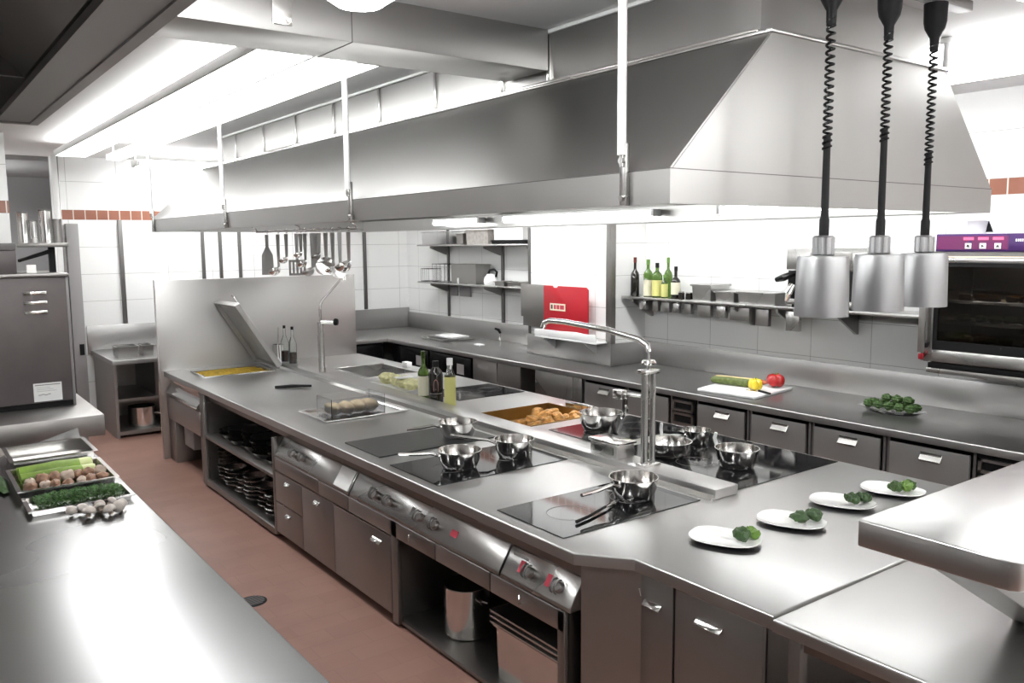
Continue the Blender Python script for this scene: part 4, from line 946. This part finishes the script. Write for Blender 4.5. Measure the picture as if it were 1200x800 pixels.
# coffee machine / salamander
t = thing('salamander_grill', 'silver countertop grill appliance on the wall shelf', 'grill', (6.0, 3.9, Z))
g = MB(); g.box(5.9, 6.2, 3.5, 4.2, Z + .3, 2.06, .006); g.box(6.1, 6.2, 3.5, 4.2, Z + .02, Z + .3, .004); g.box(5.9, 6.1, 3.5, 4.2, Z + .02, Z + .06, .004); g.build('housing', 'steel', t)
MB().box(5.892, 5.8995, 3.62, 3.98, 1.93, 2.02, .003).build('front_plate', 'bracket', t)
MB().box(5.9, 5.905, 3.52, 4.18, Z + .065, Z + .295).build('opening', 'black', t)
g = MB(); g.tube([(5.89, 4.1, 1.86), (5.83, 4.12, 1.84), (5.8, 4.15, 1.82), (5.8, 4.22, 1.8)], [.02, .025, .03, .02], 10); g.build('grip', 'blackgloss', t)
g = MB(); g.tube([(5.86, 4.1, 1.76), (5.83, 4.12, 1.7), (5.86, 4.16, 1.64)], [.03, .035, .02], 10); g.build('lever', 'bright', t)
for y in (3.55, 4.15): MB().cyl((5.95, y, Z), (5.95, y, Z + .02), .02).build('foot', 'black', t)

# two short shelves on the far part of the wall
def shelf2(label, z):
    t = thing('wall_shelf', label, 'shelf', (6.05, 8.9, z))
    MB().box(5.88, 6.2, 7.62, 10.12, z, z + .022, .004).build('board', 'steel', t)
    for y in (9.85, 8.58, 7.7): MB().prism([(5.93, z - .002), (6.2, z - .002), (6.2, z - .12), (6.18, z - .12), (5.93, z - .03)], 'y', y - .01, y + .01).build('bracket', 'bracket', t)
shelf2('upper short steel shelf on the wall beyond the pier', 2.075); shelf2('lower short steel shelf on the wall beyond the pier', 1.575)
U = 2.0975; Lz = 1.5975
def crate(label, y0, y1, h, m, z, name='storage_box', x0=5.9, x1=6.15):
    t = thing(name, label, 'box', (6.03, (y0 + y1) / 2, z), 'storage boxes on the short shelves')
    gastro(MB(), x0, x1, y0, y1, z + .0035, z + h).build('body', m, t); MB().box(x0 + .01, x1 - .01, y0 + .01, y1 - .01, z + h + .0005, z + h + .008, .002).build('lid', m, t)
crate('long pale plastic box at the far end of the upper shelf', 9.25, 10.05, .16, 'clear', U)
crate('narrow dark steel box in the middle of the upper shelf', 9.0, 9.18, .13, 'bracket', U)
crate('tan cardboard coloured box on the upper shelf', 8.45, 8.95, .17, 'cloth', U)
crate('low dark tray at the near end of the upper shelf', 7.68, 8.4, .04, 'black', U)
crate('white plastic box behind the low dark tray on the upper shelf', 7.75, 8.35, .2, 'plastic', U + .05)
t = thing('wire_basket', 'small black wire basket at the far end of the lower shelf', 'basket', (6.0, 9.95, Lz))
def wire(t, y0, y1, h, x0=5.9, x1=6.1):
    g = MB()
    for z in (0.004, h): g.tube([(x0, y0, Lz + z), (x1, y0, Lz + z), (x1, y1, Lz + z), (x0, y1, Lz + z), (x0, y0, Lz + z)], .004, 6)
    for k in range(5):
        y = y0 + (y1 - y0) * k / 4
        for x in (x0, x1): g.tube([(x, y, Lz + .004), (x, y, Lz + h)], .0025, 5)
    g.build('wire_frame', 'black', t)
wire(t, 9.85, 10.05, .17)
t = thing('wire_basket', 'larger wire basket with clear front next to the grey crate', 'basket', (6.0, 9.5, Lz)); wire(t, 9.35, 9.75, .24)
MB().box(5.91, 5.914, 9.37, 9.73, Lz + .01, Lz + .22).build('front_pane', 'clear', t)
crate('dark grey crate in the middle of the lower shelf', 8.72, 9.32, .24, 'bracket', Lz)
t = thing('small_jar', 'little white pot in front of the grey crate', 'jar', (5.93, 9.1, Lz)); t.location = (5.885, 9.1, Lz)
MB().lathe([(0, 0), (.012, 0), (.012, .07), (0, .07)], (5.887, 9.1, Lz), 14).build('pot', 'plastic', t)
t = thing('kettle', 'round white and black kettle on the lower shelf', 'kettle', (6.0, 8.5, Lz))
MB().lathe([(0, 0), (.085, 0), (.095, .04), (.085, .09), (.05, .13), (0, .14)], (6.0, 8.52, Lz), 24).build('body', 'plastic', t)
MB().tube([(6.0, 8.42, Lz + .1), (6.0, 8.4, Lz + .16), (6.0, 8.46, Lz + .19), (6.0, 8.55, Lz + .18), (6.0, 8.6, Lz + .12)], .014, 8).build('handle', 'black', t)
for i, (y0, y1) in enumerate(((8.12, 8.34), (7.68, 8.08))):
    t = thing('baking_tray', ['dark baking tray lying beside the kettle', 'dark baking tray at the near end of the lower shelf'][i], 'tray', (6.0, (y0 + y1) / 2, Lz))
    gastro(MB(), 5.9, 6.15, y0, y1, Lz + .004, Lz + .05).build('tray_body', 'bracket', t); MB().cyl((5.93, (y0 + y1) / 2, Lz + .055), (6.1, (y0 + y1) / 2, Lz + .055), .008).build('handle', 'bright', t)
for i, (y0, y1) in enumerate(((9.62, 9.8), (9.3, 9.55))):
    tag(MB().box(6.2, 6.2285, y0, y1, 1.4, 1.53, .004).build('wall_socket', 'midgrey'), ['grey wall socket under the lower short shelf, farther one', 'grey wall socket under the lower short shelf, nearer one'][i], 'socket')

# pier: cutting boards
t = thing('board_rack', 'white plastic rack on the pier ledge holding cutting boards', 'rack', (5.62, 6.6, .88))
MB().box(5.56, 5.722, 6.13, 7.1, 1.108, 1.125, .003).build('base', 'plastic', t)
g = MB(); g.box(5.562, 5.572, 6.13, 7.1, 1.1255, 1.2, .003); g.build('front_lip', 'plastic', t)
for y in (6.3, 6.95): MB().prism([(5.56, 1.107), (5.7235, 1.107), (5.7235, .985)], 'y', y - .012, y + .012).build('bracket', 'plastic', t)
t = thing('cutting_board', 'red plastic cutting board with white sticker in the rack', 'cutting board', (5.65, 6.7, 1.13))
o = MB().prism([(6.33, 1.127), (7.04, 1.127), (7.04, 1.645), (7.03, 1.66), (6.9, 1.66), (6.88, 1.64), (6.82, 1.64), (6.8, 1.66), (6.36, 1.66), (6.33, 1.635)], 'x', 5.64, 5.656, .003, 2).build('board', 'red', t)
s_ = MB().box(5.6385, 5.6398, 6.68, 6.93, 1.4, 1.475).build('sticker', 'cream', t)
for k, (y0, y1, m) in enumerate(((6.885, 6.915, 'ink'), (6.83, 6.865, 'redmark'), (6.775, 6.82, 'redmark'), (6.7, 6.765, 'redmark'))): MB().box(5.6375, 5.6384, y0, y1, 1.415, 1.46).build('sticker_print', m, s_)
t = thing('cutting_board', 'grey cutting board standing beside the red one', 'cutting board', (5.65, 7.25, 1.11))
MB().prism([(7.06, 1.2), (7.43, 1.2), (7.43, 1.3), (7.47, 1.3), (7.47, 1.66), (7.06, 1.66)], 'x', 5.66, 5.68, .003, 2).build('board', 'bracket', t)
MB().box(5.682, 5.734, 7.2, 7.3, 1.4, 1.5).build('wall_hook', 'bracket', t)
t = thing('paper_roll', 'white folded paper bundle on the rack beside the spout tip', 'paper', (5.6, 7.0, 1.126))
MB().prism([(6.15, 1.127), (6.95, 1.127), (6.9, 1.185), (6.5, 1.2), (6.2, 1.18)], 'x', 5.58, 5.63, .006, 2).build('bundle', 'paper', t)
MB().box(5.5785, 5.5795, 6.4, 6.45, 1.13, 1.19).build('fold_line', 'midgrey', t)

# things on the back counter
t = thing('knife_tray', 'steel tray with a folded white cloth on the far back counter', 'tray', (5.85, 9.3, .88))
gastro(MB(), 5.55, 6.05, 8.95, 9.5, .8845, .905).build('tray_body', 'steel', t)
MB().box(5.72, 6.0, 9.02, 9.42, .9, .925, .006).build('folded_cloth', 'paper', t)
tag(MB().box(5.66, 5.74, 8.3, 8.42, .8805, .9, .005).build('soap_bar', 'plastic'), 'small white block lying on the back counter', 'block')
t = thing('spray_faucet', 'small black-headed water tap on the far back counter', 'faucet', (5.9, 8.2, .88))
MB().cyl((5.9, 8.2, .8805), (5.9, 8.2, 1.03), .01).build('stem', 'bright', t); MB().tube([(5.9, 8.2, 1.03), (5.88, 8.21, 1.07), (5.84, 8.23, 1.09)], [.015, .018, .012], 8).build('tap_head', 'black', t)
t = thing('chopping_board', 'white chopping board with vegetables on the back counter', 'cutting board', (5.7, 4.45, .88))
MB().prism([(5.33, 4.62), (5.38, 4.08), (5.98, 4.16), (5.93, 4.76)], 'z', .8805, .905, .006, 3).build('board', 'plastic', t)
t = thing('zucchini', 'halved dark green zucchini on the chopping board', 'vegetable', (5.65, 4.55, .92))
MB().tube([(5.62, 4.72, .938), (5.625, 4.7, .94), (5.65, 4.55, .942), (5.69, 4.37, .94), (5.695, 4.35, .94)], [.016, .03, .034, .034, .03], 16).build('skin', 'zuc', t)
MB().tube([(5.65, 4.69, .965), (5.72, 4.36, .966)], [.012, .015], 10).build('cut_face', 'zuc_in', t)
t = thing('yellow_pepper', 'small yellow bell pepper in the middle of the board', 'vegetable', (5.65, 4.3, .92))
for i in range(4): pass
g = MB(); 
for i in range(4): g.blob((5.63 + .022 * math.cos(i * 1.57 + .5), 4.27 + .022 * math.sin(i * 1.57 + .5), .952), (.036, .036, .046), i, .05, 3)
g.build('flesh', 'pepper_y', t); MB().tube([(5.63, 4.27, .995), (5.635, 4.265, 1.01)], .006, 6).build('stem', 'stemgreen', t)
t = thing('red_pepper', 'shiny red bell pepper at the back of the board', 'vegetable', (5.85, 4.25, .92))
g = MB()
for i in range(4): g.blob((5.87 + .03 * math.cos(i * 1.57), 4.25 + .03 * math.sin(i * 1.57), .964), (.05, .05, .055), 10 + i, .05, 3)
g.build('flesh', 'pepper_r', t); MB().tube([(5.87, 4.25, 1.005), (5.875, 4.245, 1.025)], .007, 6).build('stem', 'stemgreen', t)
t = thing('carrot', 'long reddish carrot lying behind the zucchini', 'vegetable', (5.85, 4.6, .92))
MB().tube([(5.84, 4.8, .92), (5.85, 4.6, .925), (5.87, 4.37, .93), (5.875, 4.34, .93)], [.006, .016, .022, .01], 12).build('root', 'carrot', t)
t = thing('kitchen_knife', 'short knife with dark handle leaning at the board edge', 'knife', (5.55, 4.15, .905))
MB().prism([(0, 0), (.13, .004), (.1, .03), (0, .028)], 'z', -.001, .001, mtx=Matrix.Translation((5.6, 4.2, .908)) @ Euler((0, 0, R(100))).to_matrix().to_4x4()).build('blade', 'bright', t)
MB().tube([(5.585, 4.2, .913), (5.56, 4.12, .914), (5.545, 4.06, .914)], [.009, .01, .008], 8).build('handle', 'black', t)
t = thing('vegetable_tray', 'clear tray heaped with broccoli on the back counter', 'tray', (5.72, 3.15, .88))
pts = []
n = 30; v = []; f = []
for rr, z in ((0, .002), (.7, .002), (1, .03), (1.03, .032), (.98, .033), (.68, .006), (0, .006)):
    for k in range(n):
        a = 2 * math.pi * k / n; v.append((5.73 + (.125 * math.cos(a) ) * rr, 3.16 + .24 * math.sin(a) * rr, .8805 + z))
for i in range(6):
    for k in range(n): f.append((i * n + k, i * n + (k + 1) % n, (i + 1) * n + (k + 1) % n, (i + 1) * n + k))
MB().add(v, f).build('tray_body', 'clear', t)
rnd = random.Random(8)
spots = [(5.73 + sx, 3.005 + k * .078, .935) for k in range(5) for sx in (-.037, .037)] + [(5.73, 3.04 + k * .08, .985) for k in range(3)]
for i, (x, y, z) in enumerate(spots):
    o = thing('broccoli_floret', 'dark green broccoli floret in the heap on the clear tray', 'vegetable', (x, y, z), 'broccoli florets on the clear tray')
    MB().blob((x, y, z), (.034, .036, .028), 70 + i, .12, 4, (0, 0, 0), 6.).build('head', 'broc', o); MB().cyl((x, y, z - .032), (x, y, z - .015), .009).build('stalk', 'lightgreen', o)

# combi oven on its wall bracket
t = thing('combi_oven', 'wall-mounted oven with glass door and purple control panel', 'oven', (5.9, 2.4, 1.25))
OX = 5.6; y0, y1 = 1.86, 2.88; z0, z1 = 1.3, 2.15
g = MB()
g.box(OX, 6.22, y1 - .03, y1, z0, z1 - .115); g.box(OX, 6.22, y0, y0 + .16, z0, z1 - .115); g.box(OX + .02, 6.22, y0 + .16, y1 - .03, z0, z0 + .03); g.box(OX + .03, 6.22, y0 + .16, y1 - .03, z1 - .145, z1 - .115); g.box(6.18, 6.22, y0 + .16, y1 - .03, z0 + .03, z1 - .145)
g.build('casing', 'darksteel', t)
cpn = MB().box(OX - .01, 6.22, y0, y1 - .05, z1 - .114, z1, .006).build('control_panel', 'purple', t)
MB().box(OX - .0115, OX - .0102, 2.62, 2.82, z1 - .1, z1 - .015).build('panel_zone', 'violet', cpn)
MB().box(OX - .0115, OX - .0102, 2.38, 2.6, z1 - .1, z1 - .015).build('panel_zone', 'violet', cpn)
for yy in (2.62, 2.53, 2.44):
    b_ = MB().box(OX - .016, OX - .012, yy - .02, yy + .02, z1 - .095, z1 - .06, .002).build('button', 'plastic', cpn)
    MB().box(OX - .0135, OX - .0125, yy - .032, yy + .032, z1 - .04, z1 - .022).build('display', 'led', cpn)
for yy, sh in ((2.62, 0), (2.53, 1), (2.44, 2)):
    g = MB(); X = OX - .0165
    tri = {0: [(yy - .01, z1 - .088), (yy + .01, z1 - .084), (yy + .006, z1 - .068), (yy - .006, z1 - .07)], 1: [(yy + .008, z1 - .088), (yy - .01, z1 - .078), (yy + .008, z1 - .068)], 2: [(yy + .011, z1 - .086), (yy - .011, z1 - .086), (yy, z1 - .067)]}[sh]
    g.prism(tri, 'x', X - .001, X).build('icon', 'ink', cpn)
g = MB()
for k in range(9):
    yy = 2.335 - k * .012; g.box(OX - .0115, OX - .0103, yy - .004, yy + .004, z1 - .05, z1 - .034)
g.build('lettering', 'plastic', cpn)
MB().lathe([(0, 0), (.014, 0), (.014, .012), (0, .012)], n=18, mtx=Matrix.Translation((OX - .0101, 2.27, z1 - .075)) @ Euler((0, R(-90), 0)).to_matrix().to_4x4()).build('dial', 'midgrey', cpn)
g = MB()
DX = OX - .045
for b in ((y1 - .075, y1, z0 + .01, z1 - .15), (y0 + .16, y0 + .26, z0 + .01, z1 - .15), (y0 + .26, y1 - .075, z0 + .01, z0 + .09), (y0 + .26, y1 - .075, z1 - .185, z1 - .15)): g.box(DX, DX + .04, *b, .003)
dr = g.build('door_frame', 'steel', t)
g = MB(); 
for b in ((y1 - .1, y1 - .076, z0 + .091, z1 - .186), (y0 + .261, y0 + .29, z0 + .091, z1 - .186), (y0 + .29, y1 - .1, z0 + .091, z0 + .15), (y0 + .29, y1 - .1, z1 - .21, z1 - .186)): g.box(DX + .005, DX + .03, *b)
g.build('door_seal', 'black', dr)
MB().box(DX + .012, DX + .02, y0 + .29, y1 - .1, z0 + .15, z1 - .21).build('door_glass', mat('smoked_glass', (.07, .066, .06), .03, trans=1., ior=1.3), dr)
MB().box(OX - .11, OX - .098, y1 - .055, y1 - .01, z0 + .07, z1 - .28, .003).build('door_handle', 'bracket', dr)
g = MB(); g.box(OX - .099, DX - .0005, y1 - .045, y1 - .02, z0 + .1, z0 + .13); g.box(OX - .099, DX - .0005, y1 - .045, y1 - .02, z1 - .33, z1 - .3); g.build('handle_mount', 'black', dr)
MB().box(OX - .09, OX - .06, y1 - .035, y1 - .005, z0 + .02, z0 + .06, .008).build('release_lever', 'red', dr)
for k, zz in enumerate((1.42, 1.56, 1.70)):
    rk = MB(); 
    for q in range(9): rk.cyl((OX + .05 + q * .06, y0 + .17, zz), (OX + .05 + q * .06, y1 - .035, zz), .004, n=6)
    rk.build('oven_rack', 'bright', t)
g = MB(); g.box(OX + .1, 6.1, 2.0, 2.8, z1 - .152, z1 - .146); g.build('oven_lamp', mat('oven_lamp', (1, .8, .5), .5, emit=(1, .82, .55), estr=.7), t)
g = MB(); g.box(OX - .02, 6.2, y0, y1 - .04, 1.262, 1.298, .003); g.build('base', 'black', t)
g = MB(); g.box(OX + .0, 6.21, y0, y1 - .02, 1.225, 1.26, .003)
g.build('drip_tray', 'steel', t)
for y in (2.75, 2.0): MB().prism([(5.65, 1.224), (6.228, 1.224), (6.228, 1.12)], 'y', y - .015, y + .015).build('wall_bracket', 'bracket', t)
rnd = random.Random(5)
for k, (zz, m) in enumerate(((1.57, 'lightgreen'), (1.71, 'fried'), (1.43, 'zuc_in'))):
    for q in range(7):
        tag(MB().blob((OX + .09 + rnd.uniform(0, .06), 2.14 + q * .088, zz + .027), (.035, .04, .024), 90 + q + k * 9, .2, 3).build('roasting_food', m), ['green roasting vegetable on the middle oven rack', 'browned piece on the top oven rack', 'pale piece on the bottom oven rack'][k], 'food', 'food on the oven racks')
t = thing('steel_jug', 'small white jug standing on top of the oven', 'jug', (5.8, 2.7, 2.15))
MB().lathe([(0, 0), (.05, 0), (.065, .08), (.068, .083), (.06, .08), (.046, .006), (0, .006)], (5.75, 2.64, 2.1505), 24).build('body', 'plastic', t)
MB().prism([(2.585, 2.23), (2.575, 2.23), (2.545, 2.16), (2.59, 2.16)], 'x', 5.745, 5.755).build('handle', 'black', t)

# ------------------------------------------------------------------ left counter with vegetables
g = MB().slab([(-1.3, -1.2), (.93, -1.2), (.93, 5.9), (.98, 6.35), (.4, 5.66), (-1.3, 3.7)], [], .83, .88, .008)
lc = thing('prep_counter', 'broad steel prep counter with vegetables along the floor aisle', 'counter', (0, 2.5, 0))
g.build('top', 'prep', lc)
MB().box(-1.2, .86, -1.1, 3.6, .1, .829).build('cabinet', 'door', lc)
MB().prism([(-.2, 3.6), (.86, 3.6), (.86, 6.1), (.45, 5.6)], 'z', .1, .829).build('cabinet_end', 'door', lc)
MB().box(-1.15, .8, -1.05, 3.6, 0, .099).build('plinth', 'greypaint', lc)
t = thing('veg_tray', 'empty steel food tray behind the leeks', 'tray', (.7, 5.5, .88), 'steel trays on the prep counter')
gastro(MB(), .46, .9, 5.2, 5.64, .8845, .955, .022).build('tray_body', 'bright', t)
t = thing('veg_tray', 'steel tray holding leeks and shallots', 'tray', (.66, 4.8, .88), 'steel trays on the prep counter')
gastro(MB(), .43, .89, 4.615, 5.12, .8845, .935, .02).build('tray_body', 'bright', t)
t = thing('veg_tray', 'flat steel tray heaped with dark green herbs', 'tray', (.66, 4.5, .88), 'steel trays on the prep counter')
gastro(MB(), .44, .9, 4.32, 4.58, .8845, .91, .018).build('tray_body', 'bright', t)
rnd = random.Random(21)
for i, (ya, yb, z, lab) in enumerate(((4.96, 4.975, .94, 'thick pale green leek lying nearest the empty tray'), (4.885, 4.89, .932, 'green leek lying beside the thick pale one'), (5.046, 5.048, .935, 'thin leek lying behind the thick pale one'))):
    t = thing('leek', lab, 'vegetable', (.65, ya, z), 'leeks in the tray')
    r = (.04, .028, .024)[i]
    MB().tube([(.475, ya, z), (.55, ya, z), (.65, (ya + yb) / 2, z + .004), (.76, yb, z)], [r * .9, r, r, r * .95], 14).build('green_part', 'leek_g', t)
    MB().tube([(.7605, yb, z), (.81, yb + .003, z), (.825, yb + .003, z)], [r * .96, r * .96, r * .8], 14).build('white_part', 'leek_w', t)
for i in range(14):
    x = .502 + (i % 7) * .0545 + rnd.uniform(-.008, .008); y = 4.69 + (i // 7) * .085 + rnd.uniform(-.015, .015)
    t = thing('shallot', 'brown shallot bulb in the heap beside the leeks', 'vegetable', (x, y, .91), 'shallots in the tray')
    r = rnd.uniform(.024, .032); m = 'garlic' if i % 3 == 1 else 'shallot'
    MB().blob((x, y, .9 + r + .014 * (i // 7)), (r * 1.12, r * .95, r * .9), 100 + i, .13, 3, (rnd.uniform(-.5, .5), rnd.uniform(-.5, .5), i)).build('bulb', m, t)
    MB().cyl((x, y, .886 + 2 * r + .014 * (i // 7)), (x + .006, y - .004, .9 + 2 * r + .014 * (i // 7)), .007, .002, 8).build('tip', 'garlic', t)
# herbs: countless little sprigs
rnd = random.Random(2); v = []; f = []
for k in range(8000):
    x = rnd.uniform(.486, .858); y = rnd.uniform(4.362, 4.538)
    hgt = .046 * (1 - ((y - 4.45) / .115) ** 2) * (1 - max(0, abs(x - .672) - .12) * 3.2) + .0
    z = .899 + rnd.uniform(0, 1) * max(hgt, .004); a = rnd.uniform(0, 6.28); tl = rnd.uniform(-.1, .9); L = rnd.uniform(.008, .018); w = .0022
    d = Vector((math.cos(a) * math.cos(tl), math.sin(a) * math.cos(tl), math.sin(tl))); s_ = Vector((-math.sin(a), math.cos(a), 0)) * w; p = Vector((x, y, z))
    b = len(v); v += [tuple(p - s_), tuple(p + s_), tuple(p + d * L + s_ * .4), tuple(p + d * L - s_ * .4)]; f.append((b, b + 1, b + 2, b + 3))
tag(MB().add(v, f).build('chopped_herbs', 'herb'), 'heap of dark green herb sprigs on the flat tray', 'herbs', kind='stuff')
for i, (x, y, r, a) in enumerate(((.605, 4.24, .026, 0), (.65, 4.23, .028, 1), (.665, 4.16, .031, 2), (.715, 4.2, .028, 3), (.745, 4.14, .03, 4), (.79, 4.16, .031, 5), (.815, 4.22, .026, 6), (.785, 4.28, .025, 7), (.73, 4.27, .025, 8))):
    t = thing('mushroom', 'pale mushroom in the loose heap beside the herb tray', 'vegetable', (x, y, .88), 'loose mushrooms on the prep counter')
    mt = Matrix.Translation((x, y, .8805 + r * 1.02)) @ Euler((.9 if i % 2 else .35, 0, a * 1.1)).to_matrix().to_4x4()
    MB().lathe([(0, r * .8), (r * .5, r * .68), (r * .85, r * .35), (r, 0), (r * .92, -r * .25), (r * .4, -r * .18), (0, -r * .18)], n=22, mtx=mt).build('cap', 'mush', t)
    MB().lathe([(0, -r * .9), (r * .36, -r * .88), (r * .34, -r * .185), (0, -r * .185)], n=14, mtx=mt).build('stem', 'mush_s', t)
o = MB().blob((.445, 5.02, .893), (.03, .2, .012), 3, .15, 3).build('leek_leaf', 'spinach'); tag(o, 'dark green leaf hanging over the tray edge beside the leeks', 'leaf'); o.location = (-.045, 0, 0)

# ------------------------------------------------------------------ appliance table at the far left
t = thing('equipment_table', 'steel table carrying the dark vented cabinet', 'table', (.4, 7.1, 0))
MB().box(-.9, 1.17, 6.45, 7.9, .78, .93, .006).build('tabletop', 'door', t)
for x, y in ((1.05, 6.6), (-.8, 6.6), (1.05, 7.8), (-.8, 7.8)): MB().box(x - .03, x + .03, y - .03, y + .03, 0, .779, .003).build('leg', 'bracket', t)
t = thing('vented_cabinet', 'dark brown-grey vented cabinet with white paper label', 'appliance', (.5, 7.3, .93))
MB().box(-.6, 1.06, 6.95, 7.75, .975, 1.895, .006).build('housing', 'dkgrey', t)
MB().box(-.62, 1.08, 6.93, 7.77, 1.8955, 1.92, .005).build('top_plate', 'bracket', t)
MB().box(-.58, 1.06, 6.98, 7.72, .9305, .9745).build('base', 'black', t)
MB().box(1.062, 1.08, 6.98, 7.75, .9305, 1.895, .003).build('side_trim', 'midgrey', t)
for z in (1.78, 1.71, 1.64): MB().box(.78, .93, 6.942, 6.9495, z - .012, z + .012, .003).build('louvre', 'bright', t)
lb_ = MB().box(.8, .985, 6.9465, 6.9495, .985, 1.12).build('paper_label', 'paper', t)
g = MB(); g.box(.81, .975, 6.9455, 6.946, 1.103, 1.11); 
for k in range(4): g.box(.83 + .02 * k, .85 + .02 * k, 6.9455, 6.946, 1.03 + .004 * (k % 2), 1.036 + .004 * (k % 2))
for k in range(3): g.box(.82, .95 - .02 * k, 6.9455, 6.946, 1.06 + .013 * k, 1.062 + .013 * k)
g.build('label_print', 'midgrey', lb_)
t = thing('dark_box', 'dark grey box standing on the vented cabinet', 'box', (.3, 7.3, 1.92))
MB().box(-.1, .76, 7.0, 7.5, 1.9205, 2.09, .005).build('body', 'dkgrey', t); MB().box(-.1, .76, 6.99, 7.51, 2.0905, 2.14, .005).build('lid', 'greypaint', t)
t = thing('bracket_shelf', 'small dark shelf on a stand above the vented cabinet', 'shelf', (.95, 7.3, 1.92))
MB().prism([(.78, 7.1), (1.12, 7.1), (1.12, 7.5), (.9, 7.5)], 'z', 2.11, 2.14, .004).build('board', 'darksteel', t)
g = MB(); g.box(1.0, 1.04, 7.2, 7.26, 1.9205, 2.109); g.prism([(.8, 2.0), (1.0, 2.06), (1.0, 2.09), (.8, 2.02)], 'y', 7.18, 7.28); g.build('stand', 'black', t)
g = MB(); g.box(.84, .9, 7.15, 7.2, 1.9205, 1.98); g.build('clip', 'bright', t)
for i, (x, r, h, m, lab) in enumerate(((.85, .035, .22, 'bright', 'tall shiny canister at the open end of the small dark shelf'), (.92, .03, .16, 'steel', 'shorter dull canister between the two shiny canisters'), (1.0, .04, .24, 'bright', 'tallest shiny canister in the middle of the small dark shelf'), (1.08, .03, .17, 'bracket', 'dark canister next to the wall end of the small shelf'))):
    c = thing('canister', lab, 'canister', (x, 7.3, 2.14), 'canisters on the small dark shelf')
    MB().cyl((x, 7.3, 2.1405), (x, 7.3, 2.14 + h), r, n=24).build('body', m, c); MB().cyl((x, 7.3, 2.1405 + h), (x, 7.3, 2.152 + h), r + .002, n=24).build('lid', 'darksteel', c)
# tall panel at the end wall and kerb
t = thing('wall_panel', 'tall narrow grey panel with black latch beside the opening', 'panel', (1.78, 10.9, .35))
MB().box(1.7, 1.83, 10.9, 10.984, .001, 2.37, .004).build('panel_sheet', 'midgrey', t)
MB().box(1.76, 1.81, 10.885, 10.8995, .84, .97, .003).build('latch', 'black', t)
t = thing('floor_drain', 'round black drain cover set in the red floor', 'drain', (1.61, 4.8, 0))
MB().lathe([(0, .004), (.05, .004), (.075, .004), (.085, .0005), (.085, .0), (0, 0)], (1.61, 4.8, .0005), 28).build('cover', 'black', t)
g = MB()
for k in range(-3, 4): g.box(1.61 - math.sqrt(.07 ** 2 - (k * .018) ** 2), 1.61 + math.sqrt(.07 ** 2 - (k * .018) ** 2), 4.8 + k * .018 - .003, 4.8 + k * .018 + .003, .0046, .006)
g.build('grate', 'greypaint', t)

# ------------------------------------------------------------------ camera, world, colour management
cam = bpy.data.cameras.new('camera'); co = bpy.data.objects.new('camera', cam); COL.objects.link(co)
yaw, pitch, roll = R(36.526), R(-6.7325), R(-.449)
fw = Vector((math.sin(yaw) * math.cos(pitch), math.cos(yaw) * math.cos(pitch), math.sin(pitch)))
r = Vector((math.cos(yaw), -math.sin(yaw), 0)); u = r.cross(fw)
r2 = math.cos(roll) * r + math.sin(roll) * u; u2 = -math.sin(roll) * r + math.cos(roll) * u
mw = Matrix((r2, u2, -fw)).transposed().to_4x4(); mw.translation = (0, 0, 2.12)
co.matrix_world = mw
cam.sensor_width = 36; cam.lens = 986.6 / 1200 * 36; cam.clip_start = .02
scene.camera = co
w = bpy.data.worlds.new('world'); scene.world = w; w.use_nodes = True
w.node_tree.nodes['Background'].inputs['Color'].default_value = (.9, .95, 1, 1); w.node_tree.nodes['Background'].inputs['Strength'].default_value = .3
scene.view_settings.view_transform = 'Standard'; scene.view_settings.look = 'None'; scene.view_settings.gamma = 1; scene.view_settings.use_curve_mapping = False
scene.view_settings.exposure = 1.7
scene.cycles.use_denoising = True
scene.cycles.max_bounces = 8; scene.cycles.diffuse_bounces = 4; scene.cycles.glossy_bounces = 5; scene.cycles.transmission_bounces = 6
scene.cycles.caustics_reflective = False; scene.cycles.caustics_refractive = False; scene.cycles.sample_clamp_indirect = 6
